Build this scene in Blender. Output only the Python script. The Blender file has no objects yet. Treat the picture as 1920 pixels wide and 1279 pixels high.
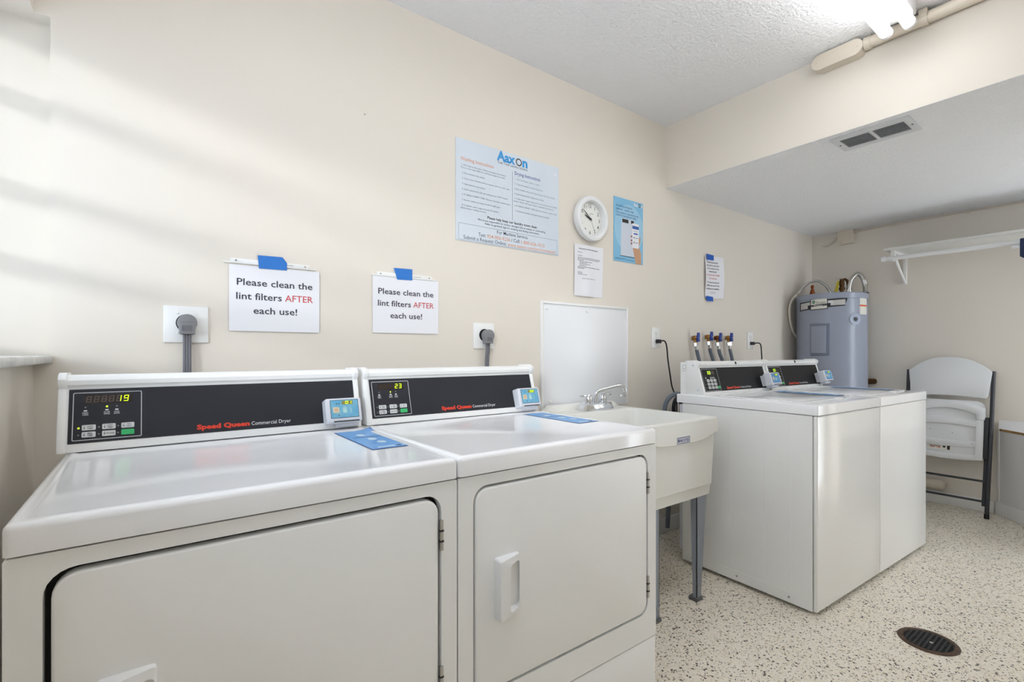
import bpy, bmesh, math, random
from mathutils import Vector, Matrix
R = math.radians
random.seed(7)
SC = bpy.context.scene
COL = SC.collection

# ------------------------------------------------------------------ camera
cam = bpy.data.cameras.new('camera'); co = bpy.data.objects.new('camera', cam); COL.objects.link(co)
cam.sensor_width = 36; cam.lens = 907.5 / 1920 * 36
cam.shift_y = 22 / 1920
cam.clip_start = .02
co.location = (0, 0, 1.085); co.rotation_euler = (R(90), 0, R(-36.75))
SC.camera = co

# ------------------------------------------------------------------ sky, sun, exposure
w = bpy.data.worlds.new('sky'); SC.world = w; w.use_nodes = True
bg = w.node_tree.nodes['Background']; bg.inputs[0].default_value = (.825, .905, 1, 1); bg.inputs[1].default_value = 5.5
sl = bpy.data.lights.new('sun', 'SUN'); sl.energy = 2.4; sl.angle = R(8); sl.color = (1, .97, .93)
so = bpy.data.objects.new('sun', sl); COL.objects.link(so)
so.rotation_euler = Vector((.75, .66, -.165)).to_track_quat('-Z', 'Y').to_euler(); so.location = (-3, -2, 3)
vs = SC.view_settings
vs.view_transform = 'Standard'; vs.look = 'None'; vs.gamma = 1; vs.use_curve_mapping = False
vs.exposure = 0.48
TUBE_POWER = 8.8

# ------------------------------------------------------------------ materials
def lin(c):
    c = c / 255
    return c / 12.92 if c <= .04045 else ((c + .055) / 1.055) ** 2.4
def rgb(r, g, b): return (lin(r), lin(g), lin(b), 1)
MATS = {}
def mat(name, col, rough=.5, metal=0, emit=0, bump=None, spec=.5, vary=None, coat=0):
    """bump=(scale, strength, distance); vary=(scale, amount, second colour)"""
    if name in MATS: return MATS[name]
    m = bpy.data.materials.new(name); m.use_nodes = True
    nt = m.node_tree; p = nt.nodes['Principled BSDF']
    c = rgb(*col)
    p.inputs['Base Color'].default_value = c
    p.inputs['Roughness'].default_value = rough
    p.inputs['Metallic'].default_value = metal
    p.inputs['Specular IOR Level'].default_value = spec
    if coat: p.inputs['Coat Weight'].default_value = coat; p.inputs['Coat Roughness'].default_value = .06
    if emit:
        p.inputs['Emission Color'].default_value = c; p.inputs['Emission Strength'].default_value = emit
    tc = nt.nodes.new('ShaderNodeTexCoord')
    if vary:
        n = nt.nodes.new('ShaderNodeTexNoise'); n.inputs['Scale'].default_value = vary[0]; n.inputs['Detail'].default_value = 6
        nt.links.new(tc.outputs['Object'], n.inputs['Vector'])
        mx = nt.nodes.new('ShaderNodeMix'); mx.data_type = 'RGBA'
        mx.inputs['A'].default_value = c; mx.inputs['B'].default_value = rgb(*vary[2])
        mr = nt.nodes.new('ShaderNodeMapRange'); mr.inputs[1].default_value = .35; mr.inputs[2].default_value = .7; mr.inputs[4].default_value = vary[1]
        nt.links.new(n.outputs['Fac'], mr.inputs[0]); nt.links.new(mr.outputs[0], mx.inputs['Factor'])
        nt.links.new(mx.outputs['Result'], p.inputs['Base Color'])
    if bump:
        n = nt.nodes.new('ShaderNodeTexNoise'); n.inputs['Scale'].default_value = bump[0]; n.inputs['Detail'].default_value = 3
        nt.links.new(tc.outputs['Object'], n.inputs['Vector'])
        b = nt.nodes.new('ShaderNodeBump'); b.inputs['Strength'].default_value = bump[1]; b.inputs['Distance'].default_value = bump[2]
        nt.links.new(n.outputs['Fac'], b.inputs['Height']); nt.links.new(b.outputs['Normal'], p.inputs['Normal'])
    MATS[name] = m
    return m

WALL = mat('cream_wall_paint', (233, 225, 213), .55, bump=(90, .12, .002), vary=(3, .25, (229, 221, 209)))
CEIL = mat('grey_white_popcorn_ceiling', (246, 246, 247), .9, bump=(85, .6, .011))
TRIM = mat('white_trim_paint', (238, 237, 233), .4)
MARBLE = mat('white_marble', (235, 235, 232), .25, vary=(14, .9, (186, 188, 188)))
ENAMEL = mat('white_enamel', (247, 247, 245), .30, bump=(260, .02, .001), spec=.5)
GLOSSY = mat('glossy_white_enamel', (247, 246, 243), .11, spec=.5)
DECKM = mat('white_enamel_deck', (249, 249, 250), .11, spec=.55)
PLASTIC = mat('white_plastic', (240, 240, 240), .35)
CARDBODY = mat('pale_grey_plastic', (222, 224, 230), .35)
BLACKP = mat('black_console_panel', (44, 45, 51), .45, bump=(600, .15, .0006), spec=.3)
BLACKW = mat('black_washer_panel', (22, 22, 24), .45, spec=.2)
BLACK = mat('black_rubber', (24, 24, 26), .5)
GAPSHADE = mat('cavity_shade_black', (22, 22, 22), .8)  # near-black colour standing in for shade inside gaps and holes
GREYLINE = mat('silver_print', (205, 206, 208), .5)
WHITEINK = mat('white_print', (238, 238, 240), .5)
REDINK = mat('red_orange_print', (226, 62, 38), .5)
BUTTON = mat('light_grey_button', (214, 215, 214), .45)
GREENB = mat('green_button', (60, 186, 112), .45)
INK = mat('charcoal_ink', (62, 62, 72), .7)
BLACKINK = mat('black_ink', (34, 34, 38), .6)
DIGOFF = mat('unlit_display_segment', (98, 84, 76), .5)
DISPBG = mat('display_window', (48, 38, 34), .25)
DIGON = mat('lit_display_segment', (206, 255, 20), .5, emit=1.0)
LEDON = mat('lit_indicator', (200, 255, 40), .5, emit=1.6)
LEDOFF = mat('unlit_indicator', (150, 150, 146), .4)
PAPER = mat('white_paper', (240, 240, 244), .8)
TAPE = mat('blue_painters_tape', (48, 122, 206), .7, bump=(500, .2, .0006))
TAPEDK = mat('dark_blue_painters_tape', (34, 92, 186), .7, bump=(500, .2, .0006))
REDTXT = mat('muted_red_ink', (206, 82, 84), .7)
CHROME = mat('chrome', (225, 227, 230), .08, metal=1)
STEEL = mat('brushed_steel', (186, 184, 180), .32, metal=1)
BRAIDED = mat('braided_grey_hose', (112, 120, 132), .5, bump=(700, .6, .002))
BRASS = mat('aged_brass', (168, 126, 74), .34, metal=1)
COPPER = mat('dark_copper', (132, 74, 44), .36, metal=1)
DARKBRASS = mat('dark_bronze', (84, 62, 40), .4, metal=1)
BLUEH = mat('blue_lever', (30, 60, 150), .4)
GREYPLUG = mat('grey_plug', (132, 132, 134), .5)
GREYCORD = mat('grey_cord', (112, 112, 118), .5)
PLATE = mat('white_plate', (244, 244, 242), .35)
SINKM = mat('white_polypropylene', (240, 239, 233), .4)
FOOTM = mat('dark_grey_foot', (92, 94, 98), .5)
LEGM = mat('grey_painted_steel', (142, 148, 158), .4)
TANK = mat('grey_blue_tank', (156, 162, 178), .27, spec=.5)
TANKSHADE = mat('tank_edge_shade', (120, 127, 144), .4)  # darker tank tone painted in as shading round the access panel
SILVER = mat('silver_label', (200, 200, 198), .35, metal=.5)
LABELW = mat('cream_label', (232, 230, 220), .5)
ORANGE = mat('orange_print', (222, 96, 40), .6)
YELLOW = mat('yellow_tag', (196, 176, 30), .6)
CHAIRW = mat('off_white_plastic', (232, 233, 234), .45, bump=(300, .15, .001))
CHAIRD = mat('charcoal_tube', (52, 53, 58), .4)
PIPEB = mat('beige_painted_pipe', (222, 211, 194), .5)
BAREWD = mat('bare_wood_edge', (176, 136, 84), .7, vary=(40, .6, (120, 86, 48)))
RUST = mat('rusty_iron', (96, 72, 54), .75, vary=(40, .9, (52, 42, 34)))
GRATE = mat('black_iron_grate', (40, 40, 44), .5, metal=.4)
NAVY = mat('navy_cloth', (44, 56, 88), .9)
GREYPANEL = mat('grey_white_panel', (226, 224, 222), .4)
POSTERBG = mat('pale_blue_print', (220, 228, 237), .45, vary=(2.5, .6, (206, 218, 230)))
LOGOBLUE = mat('logo_blue_ink', (52, 156, 222), .5)
ORGINK = mat('orange_ink', (226, 158, 118), .5)
PURINK = mat('indigo_ink', (84, 96, 168), .5)
GREYINK = mat('grey_ink', (118, 128, 142), .6)
SLATEINK = mat('slate_ink', (60, 76, 96), .6)
POST2BG = mat('sky_blue_print', (126, 190, 226), .45, vary=(6, .7, (158, 208, 234)))
POST2B = mat('light_blue_print', (162, 208, 234), .5)
BLUEINK = mat('navy_ink', (36, 84, 150), .5)
SKIN = mat('printed_skin_tone', (208, 160, 124), .6)
STICK = mat('blue_sticker_print', (122, 178, 232), .4, vary=(22, .8, (86, 150, 218)))
STICKB = mat('dark_blue_sticker_border', (44, 84, 160), .4)
STICKL = mat('pale_blue_sticker_print', (206, 228, 246), .4)
SCRB = mat('teal_blue_screen_print', (104, 174, 208), .35, vary=(40, .7, (140, 200, 216)))
SCRB2 = mat('blue_screen_print', (78, 150, 210), .35, vary=(40, .7, (110, 180, 214)))
PEACH = mat('peach_print', (236, 214, 180), .5)
CLOCKF = mat('clock_face_print', (240, 240, 234), .5)
GLOBE = mat('tube_lamp_end', (244, 244, 244), .4)

def tube_mat():
    m = bpy.data.materials.new('fluorescent_tube_glow'); m.use_nodes = True
    nt = m.node_tree; nt.nodes.clear()
    o = nt.nodes.new('ShaderNodeOutputMaterial'); e = nt.nodes.new('ShaderNodeEmission')
    e.inputs[0].default_value = (.965, .98, 1, 1); e.inputs[1].default_value = TUBE_POWER
    nt.links.new(e.outputs[0], o.inputs[0]); return m
TUBE = tube_mat()
def glass_mat():
    m = bpy.data.materials.new('window_glass'); m.use_nodes = True
    nt = m.node_tree; nt.nodes.clear()
    o = nt.nodes.new('ShaderNodeOutputMaterial'); t = nt.nodes.new('ShaderNodeBsdfTransparent'); g = nt.nodes.new('ShaderNodeBsdfGlossy')
    g.inputs['Roughness'].default_value = .02
    t.inputs['Color'].default_value = (.555, .575, .60, 1)      # grey tint added to cut the daylight through the panes
    mx = nt.nodes.new('ShaderNodeMixShader')
    mx.inputs[0].default_value = .04; nt.links.new(t.outputs[0], mx.inputs[1]); nt.links.new(g.outputs[0], mx.inputs[2])
    nt.links.new(mx.outputs[0], o.inputs[0]); return m
GLASS = glass_mat()
def terrazzo():
    m = bpy.data.materials.new('terrazzo'); m.use_nodes = True
    nt = m.node_tree; p = nt.nodes['Principled BSDF']; p.inputs['Roughness'].default_value = .32
    tc = nt.nodes.new('ShaderNodeTexCoord')
    def chips(scale, stops, off):
        mp = nt.nodes.new('ShaderNodeMapping'); mp.inputs['Location'].default_value = (off, off * .7, 0)
        nt.links.new(tc.outputs['Object'], mp.inputs[0])
        v = nt.nodes.new('ShaderNodeTexVoronoi'); v.voronoi_dimensions = '2D'; v.inputs['Scale'].default_value = scale
        nt.links.new(mp.outputs[0], v.inputs['Vector'])
        s = nt.nodes.new('ShaderNodeSeparateColor'); nt.links.new(v.outputs['Color'], s.inputs[0])
        r = nt.nodes.new('ShaderNodeValToRGB'); r.color_ramp.interpolation = 'CONSTANT'
        el = r.color_ramp.elements
        while len(el) > 1: el.remove(el[-1])
        el[0].position = 0; el[0].color = rgb(*stops[0][1])
        for pos, c in stops[1:]:
            e = el.new(pos); e.color = rgb(*c)
        nt.links.new(s.outputs[0], r.inputs[0])
        d = nt.nodes.new('ShaderNodeMath'); d.operation = 'LESS_THAN'; d.inputs[1].default_value = .46
        nt.links.new(v.outputs['Distance'], d.inputs[0])
        k = nt.nodes.new('ShaderNodeMath'); k.operation = 'GREATER_THAN'; k.inputs[1].default_value = .42
        nt.links.new(s.outputs[1], k.inputs[0])
        mu = nt.nodes.new('ShaderNodeMath'); mu.operation = 'MULTIPLY'
        nt.links.new(d.outputs[0], mu.inputs[0]); nt.links.new(k.outputs[0], mu.inputs[1])
        return r.outputs[0], mu.outputs[0]
    base = rgb(244, 235, 218)
    c1, f1 = chips(110, [(0, (248, 240, 226)), (.42, (234, 222, 202)), (.68, (240, 230, 212)), (.86, (186, 168, 142)), (.92, (70, 60, 52))], 0)
    c2, f2 = chips(190, [(0, (246, 238, 222)), (.48, (226, 213, 190)), (.70, (150, 132, 110)), (.78, (34, 30, 28))], 3.1)
    m1 = nt.nodes.new('ShaderNodeMix'); m1.data_type = 'RGBA'; m1.inputs['A'].default_value = base
    nt.links.new(f2, m1.inputs['Factor']); nt.links.new(c2, m1.inputs['B'])
    m2 = nt.nodes.new('ShaderNodeMix'); m2.data_type = 'RGBA'
    nt.links.new(f1, m2.inputs['Factor']); nt.links.new(m1.outputs['Result'], m2.inputs['A']); nt.links.new(c1, m2.inputs['B'])
    nt.links.new(m2.outputs['Result'], p.inputs['Base Color'])
    return m
FLOOR = terrazzo()

# ------------------------------------------------------------------ mesh helpers
def frame(o, ex, ey):
    ex = Vector(ex).normalized(); ey = Vector(ey).normalized(); ez = ex.cross(ey)
    return Matrix(((ex.x, ey.x, ez.x, o[0]), (ex.y, ey.y, ez.y, o[1]), (ex.z, ey.z, ez.z, o[2]), (0, 0, 0, 1)))
def rrect(x0, y0, x1, y1, r, n=6):
    p = []
    for cx, cy, a in ((x1 - r, y1 - r, 0), (x0 + r, y1 - r, 90), (x0 + r, y0 + r, 180), (x1 - r, y0 + r, 270)):
        for i in range(n + 1):
            t = R(a + 90 * i / n); p.append((cx + r * math.cos(t), cy + r * math.sin(t)))
    return p
def circ(cx, cy, r, n=24): return [(cx + r * math.cos(2 * math.pi * i / n), cy + r * math.sin(2 * math.pi * i / n)) for i in range(n)]
def spline(pts, k=8):
    P = [Vector(p) for p in pts]; P = [2 * P[0] - P[1]] + P + [2 * P[-1] - P[-2]]; o = []
    for i in range(1, len(P) - 2):
        a, b, c, d = P[i - 1:i + 3]
        for j in range(k):
            t = j / k
            o.append(.5 * ((2 * b) + (c - a) * t + (2 * a - 5 * b + 4 * c - d) * t * t + (3 * b - a - 3 * c + d) * t ** 3))
    return o + [P[-2]]
_tc = {}
def text_geo(s, bold=0):
    k = (s, bold)
    if k not in _tc:
        cu = bpy.data.curves.new('t', 'FONT'); cu.body = s; cu.size = 1; cu.resolution_u = 2; cu.offset = bold; cu.fill_mode = 'FRONT'
        ob = bpy.data.objects.new('t', cu); me = ob.to_mesh()
        _tc[k] = ([tuple(v.co) for v in me.vertices], [list(p.vertices) for p in me.polygons])
        ob.to_mesh_clear(); bpy.data.objects.remove(ob); bpy.data.curves.remove(cu)
    return _tc[k]
class MB:
    def __init__(s, M=None, warp=None): s.v = []; s.f = []; s.M = M; s.warp = warp
    def add(s, vs, fs):
        n = len(s.v)
        for p in vs:
            q = Vector(p) if len(p) == 3 else Vector((p[0], p[1], 0))
            if s.warp: q = Vector(s.warp(q))
            if s.M: q = s.M @ q
            s.v.append(q)
        s.f += [[i + n for i in f] for f in fs]
        return s
    def from_bm(s, bm):
        bm.verts.index_update()
        s.add([tuple(v.co) for v in bm.verts], [[v.index for v in f.verts] for f in bm.faces]); bm.free(); return s
    def box(s, x0, x1, y0, y1, z0, z1, bev=0, seg=2):
        bm = bmesh.new(); bmesh.ops.create_cube(bm, size=1)
        for v in bm.verts: v.co = Vector(((x0 + x1) / 2 + v.co.x * (x1 - x0), (y0 + y1) / 2 + v.co.y * (y1 - y0), (z0 + z1) / 2 + v.co.z * (z1 - z0)))
        if bev: bmesh.ops.bevel(bm, geom=bm.edges[:], offset=bev, segments=seg, profile=.5, affect='EDGES')
        return s.from_bm(bm)
    def prism(s, pts, z0, z1, bev=0, seg=2, both=False):
        bm = bmesh.new(); a = [bm.verts.new((p[0], p[1], z0)) for p in pts]; b = [bm.verts.new((p[0], p[1], z1)) for p in pts]
        n = len(pts); bm.faces.new(a[::-1]); bm.faces.new(b)
        for i in range(n): bm.faces.new((a[i], a[(i + 1) % n], b[(i + 1) % n], b[i]))
        bm.normal_update(); bmesh.ops.recalc_face_normals(bm, faces=bm.faces[:])
        if bev:
            E = [e for e in bm.edges if all(v in b for v in e.verts)] if len(b) < 200 else []
            if both: E += [e for e in bm.edges if all(v in a for v in e.verts)]
            bmesh.ops.bevel(bm, geom=E, offset=bev, segments=seg, profile=.5, affect='EDGES')
        return s.from_bm(bm)
    def ring(s, outer, inner, z0, z1):
        n = len(outer); v = [(p[0], p[1], z) for z in (z0, z1) for L in (outer, inner) for p in L]; f = []
        o0, i0, o1, i1 = 0, n, 2 * n, 3 * n
        for k in range(n):
            l = (k + 1) % n
            f += [[o1 + k, o1 + l, i1 + l, i1 + k], [o0 + l, o0 + k, i0 + k, i0 + l], [o0 + k, o0 + l, o1 + l, o1 + k], [i0 + l, i0 + k, i1 + k, i1 + l]]
        return s.add(v, f)
    def poly(s, pts): return s.add(pts, [list(range(len(pts)))])
    def quad(s, x0, y0, x1, y1, z=0): return s.add([(x0, y0, z), (x1, y0, z), (x1, y1, z), (x0, y1, z)], [[0, 1, 2, 3]])
    def disc(s, cx, cy, r, z=0, n=20): return s.add([(x, y, z) for x, y in circ(cx, cy, r, n)], [list(range(n))])
    def outline(s, x0, y0, x1, y1, t, z=0, r=.003):
        a = rrect(x0, y0, x1, y1, r, 3); b = rrect(x0 + t, y0 + t, x1 - t, y1 - t, max(r - t, .0005), 3); n = len(a)
        return s.add([(p[0], p[1], z) for p in a + b], [[i, (i + 1) % n, n + (i + 1) % n, n + i] for i in range(n)])
    def tube(s, path, r, n=10, cap=True):
        P = [Vector(p) for p in path]; rr = r if isinstance(r, (list, tuple)) else [r] * len(P)
        v = []; f = []; T = (P[1] - P[0]).normalized(); U = T.orthogonal().normalized()
        for i, p in enumerate(P):
            t = ((P[min(i + 1, len(P) - 1)] - P[max(i - 1, 0)])).normalized()
            U = (U - t * U.dot(t)).normalized(); W = t.cross(U)
            for k in range(n):
                a = 2 * math.pi * k / n; v.append(tuple(p + rr[i] * (math.cos(a) * U + math.sin(a) * W)))
        for i in range(len(P) - 1):
            for k in range(n):
                l = (k + 1) % n; f.append([i * n + k, i * n + l, (i + 1) * n + l, (i + 1) * n + k])
        if cap: f += [list(range(n))[::-1], [(len(P) - 1) * n + k for k in range(n)]]
        return s.add(v, f)
    def cyl(s, p0, p1, r, n=20, r1=None): return s.tube([p0, p1], [r, r if r1 is None else r1], n)
    def lathe(s, prof, c=(0, 0, 0), n=32):
        v = []; f = []; m = len(prof)
        for k in range(n):
            a = 2 * math.pi * k / n
            v += [(c[0] + r * math.cos(a), c[1] + r * math.sin(a), c[2] + z) for r, z in prof]
        for k in range(n):
            l = (k + 1) % n
            for j in range(m - 1): f.append([k * m + j, l * m + j, l * m + j + 1, k * m + j + 1])
        return s.add(v, f)
    def text(s, t, size, x, y, width=None, align='L', bold=0, z=0, sx=1):
        vs_, fs_ = text_geo(t, bold)
        if not vs_: return s
        a = min(p[0] for p in vs_); b = max(p[0] for p in vs_); k = size * sx
        if width: k = width / (b - a)
        W = (b - a) * k; ox = {'L': x, 'C': x - W / 2, 'R': x - W}[align]
        return s.add([(ox + (p[0] - a) * k, y + p[1] * size, z) for p in vs_], fs_)
    def seg7(s, ch, x, y, w, h, z=0, t=None, slant=.12):
        t = t or w * .17
        S = {'0': 'abcdef', '1': 'bc', '2': 'abged', '3': 'abgcd', '8': 'abcdefg', '9': 'abcdfg', 'C': 'adef'}[ch]
        B = dict(a=(t * .4, h - t, w - t * .4, h), d=(t * .4, 0, w - t * .4, t), g=(t * .4, h / 2 - t / 2, w - t * .4, h / 2 + t / 2),
                 f=(0, h / 2 + t * .2, t, h - t * .3), b=(w - t, h / 2 + t * .2, w, h - t * .3), e=(0, t * .3, t, h / 2 - t * .2), c=(w - t, t * .3, w, h / 2 - t * .2))
        for q in S:
            x0, y0, x1, y1 = B[q]; s.add([(x + px + py * slant, y + py, z) for px, py in ((x0, y0), (x1, y0), (x1, y1), (x0, y1))], [[0, 1, 2, 3]])
        return s
    def obj(s, name, m, parent=None, ang=38):
        me = bpy.data.meshes.new(name); me.from_pydata([tuple(p) for p in s.v], [], s.f); me.materials.append(m)
        bm = bmesh.new(); bm.from_mesh(me)
        if len(bm.faces) < 60000 and not getattr(s, 'flat', False): bmesh.ops.recalc_face_normals(bm, faces=bm.faces[:])
        bm.to_mesh(me); bm.free()
        ar = [p.area for p in me.polygons]; tot = sum(ar) or 1
        me.polygons.foreach_set('use_smooth', [a < .12 * tot for a in ar]); me.set_sharp_from_angle(angle=R(ang)); me.update()
        o = bpy.data.objects.new(name, me); COL.objects.link(o)
        if parent: o.parent = parent
        return o
class FMB(MB):
    flat = True          # printed faces keep their own facing
def thing(name, label, cat, loc=(0, 0, 0), rot=(0, 0, 0), group=None):
    o = bpy.data.objects.new(name, None); COL.objects.link(o); o.empty_display_size = .05
    o.location = loc; o.rotation_euler = [R(a) for a in rot]; o['label'] = label; o['category'] = cat
    if group: o['group'] = group
    return o
def tag(o, label, cat, group=None):
    o['label'] = label; o['category'] = cat
    if group: o['group'] = group
    return o
def struct(name, mb, m, label, parent=None):
    o = mb.obj(name, m, parent)
    if not parent: o['kind'] = 'structure'; o['label'] = label
    return o
BW = (90, 0, 0)      # on the back wall: local x right, y up, z into the room
FW = (90, 0, -90)    # on the far wall: the same

D = 1.794; XF = 4.566; XS = 2.502; XL = -.25; ZC = 2.452; ZS = 2.082; YB = -.95

# ================================================================== SETTING
struct('floor', MB().box(-.6, 4.8, -1.1, 2.0, -.1, 0), FLOOR, 'speckled cream terrazzo floor')
SILL0, HEAD = 1.057, 1.993; NX = -.217
b = MB()
b.box(NX, 4.8, D, D + .12, -.1, 2.6).box(XL - .2, NX, D, D + .12, -.1, SILL0).box(XL - .2, NX, D, D + .12, HEAD, 2.6).box(XL - .2, NX, D + .045, D + .12, SILL0, HEAD)
struct('wall_back', b, WALL, 'long cream painted wall behind the dryers')
WY0 = -.45  # opening enlarged out of view to let in more light
b = MB()
b.box(XL - .2, XL, -1.1, WY0, -.1, 2.6).box(XL - .2, XL, WY0, D, -.1, SILL0).box(XL - .2, XL, WY0, D, HEAD, 2.6)
struct('wall_left', b, WALL, 'cream side wall with the window opening')
struct('wall_right', MB().box(XF, XF + .15, -1.1, D, -.1, 2.6), WALL, 'cream end wall behind the water heater')
LIGHT_DOORS = ((3.88, 4.45),); DH = 2.04  # unseen opening added to brighten the far end of the room
b = MB(); xs = [-.6] + [q for d_ in LIGHT_DOORS for q in d_] + [4.8]
for i in range(0, len(xs), 2): b.box(xs[i], xs[i + 1], YB - .15, YB, -.1, 2.6)
for d0, d1 in LIGHT_DOORS: b.box(d0, d1, YB - .15, YB, DH, 2.6)
struct('wall_front', b, WALL, 'cream wall with an added daylight doorway opposite the machines')
for i, (d0, d1) in enumerate(LIGHT_DOORS):       # unseen doorway added to let in daylight, with painted jambs
    b = MB().box(d0, d0 + .03, YB - .16, YB + .012, 0, DH).box(d1 - .03, d1, YB - .16, YB + .012, 0, DH).box(d0, d1, YB - .16, YB + .012, DH - .03, DH)
    struct('door_%d' % (i + 1), b, TRIM, 'white painted doorway added for daylight opposite the machines')
struct('ceiling', MB().box(XL - .2, XS, -1.1, 1.95, ZC, ZC + .12), CEIL, 'textured white ceiling above the dryers')
struct('wall_soffit', MB().box(XS, XS + .1, YB, D, ZS, ZC + .12), WALL, 'cream beam face where the ceiling drops')
struct('ceiling_low', MB().box(XS + .0005, XF, YB, D, ZS - .001, ZS + .12), CEIL, 'textured low ceiling over the washers')
# window in the left wall
win = MB()
XW0, XW1 = XL - .185, XL - .145
win.box(XW0, XW1, WY0, WY0 + .05, SILL0 + .02, HEAD).box(XW0, XW1, D - .005, D + .044, SILL0 + .02, HEAD).box(XW0, XW1, WY0, D + .044, HEAD - .045, HEAD).box(XW0, XW1, WY0, D + .044, SILL0 + .02, SILL0 + .06)
wo = struct('window_1', win, TRIM, 'awning window in the side wall')
for z in (1.79, 1.545, 1.345): MB().box(XW0, XW1, WY0 + .05, D - .005, z - .024, z + .024).obj('mullion', TRIM, wo)
zz = [SILL0 + .06, 1.321, 1.369, 1.521, 1.569, 1.766, 1.814, HEAD - .045]
for i in range(4): MB().box(XW0 + .017, XW0 + .022, WY0 + .05, D - .005, zz[2 * i], zz[2 * i + 1]).obj('pane', GLASS, wo)
MB().box(XL - .19, -.213, WY0 - .03, D + .044, SILL0, SILL0 + .02, .004).obj('sill', MARBLE, wo)['label'] = 'veined white marble sill'
# baseboards
struct('baseboard_back', MB().box(1.22, XF, D - .014, D, 0, .09, .003), TRIM, 'white baseboard along the long wall')
struct('baseboard_right', MB().box(XF - .014, XF, .67, D - .015, 0, .085, .003), TRIM, 'white baseboard on the end wall')
# low angled chase at the far right
def diag_pt(t): return (XF - .125 * t, .648 - .131 * t)
n_ = 5.2
b = MB()
z0, z1 = .632, .575; a0 = (XF - .016, .648); a1 = (a0[0] - .125 * n_, a0[1] - .131 * n_)
b.add([(a0[0], a0[1], 0), (a1[0], a1[1], 0), (XF, a1[1], 0), (XF, a0[1], 0), (a0[0], a0[1], z1), (a1[0], a1[1], z1), (XF, a1[1], z0), (XF, a0[1], z0)],
      [[0, 1, 5, 4], [1, 2, 6, 5], [2, 3, 7, 6], [3, 0, 4, 7], [0, 3, 2, 1], [4, 5, 6], [4, 6, 7]])
ch = struct('wall_chase', b, GREYPANEL, 'low angled boxed-in corner beside the folding chair')
dx, dy = Vector((-.125, -.131)).normalized(); nx, ny = -dy * -1, dx * -1
MC = frame((a0[0], a0[1], 0), (dx, dy, 0), (0, 0, 1))
MB(MC).box(-.006, .93, 0, .088, 0, .014, .003).obj('baseboard', TRIM, ch)
MB(MC).box(.012, .93, z1 - .012, z1 + .002, -.002, .004).obj('wood_edge', BAREWD, ch)
MB(MC).box(-.004, .012, .088, z1, 0, .006, .002).obj('corner_strip', TRIM, ch)

# ================================================================== DRYERS
def card_reader(parent, M, digits, screen):
    """M: frame on the slanted console, origin at the reader's lower left"""
    bd = MB(M); bd.prism(rrect(0, 0, .104, .072, .006, 4), -.004, .034, .005, 3)
    rd = bd.obj('card_reader', CARDBODY, parent)
    MB(M).box(.03, .1, -.010, .006, -.02, .012, .002).obj('reader_bracket', CARDBODY, rd)
    FMB(M).quad(.0125, .0125, .0945, .0665, .0343).obj('screen_border', BLACKINK, rd)
    FMB(M).quad(.0138, .0138, .0932, .0652, .0346).obj('screen', screen, rd)
    MB(M).box(.02, .094, .0015, .0045, .030, .0348).obj('card_slot', BLACK, rd)
    FMB(M).quad(.046, .052, .078, .0625, .0349).obj('digit_window', mat('amber_window', (150, 140, 60), .4), rd)
    d = FMB(M)
    for i, c in enumerate(digits): d.seg7(c, .0565 + i * .010, .0535, .0075, .0082, .0352)
    d.obj('digits', DIGON, rd)
    FMB(M).poly([(x, y, .0349) for x, y in rrect(.020, .0285, .0375, .045, .002, 3)]).obj('card_icon', PEACH, rd)
    FMB(M).quad(.0235, .0315, .034, .042, .0351).obj('card_chip', mat('tan_print', (222, 190, 150), .5), rd)
    for q in ((.031, .055), (.038, .055), (.036, .0205)): FMB(M).disc(q[0], q[1], .0017, .0349, 12).obj('indicator_dot', BLACKINK, rd)
    h = FMB(M)
    h.poly([(x, y, .035) for x, y in rrect(.048, .027, .060, .038, .003, 3)])
    for k in range(4): h.quad(.0485 + k * .003, .036, .0505 + k * .003, .043 + (.003 if k in (1, 2) else 0), .035)
    for rr in (.009, .012): 
        a = [(.062 + rr * math.cos(t), .034 + rr * math.sin(t), .035) for t in [R(-50 + 10 * i) for i in range(11)]]
        c_ = [(.062 + (rr - .001) * math.cos(t), .034 + (rr - .001) * math.sin(t), .035) for t in [R(-50 + 10 * i) for i in range(11)]]
        h.poly(a + c_[::-1])
    h.obj('hand_symbol', mat('pale_aqua_print', (190, 226, 220), .5), rd)
    return rd

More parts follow.
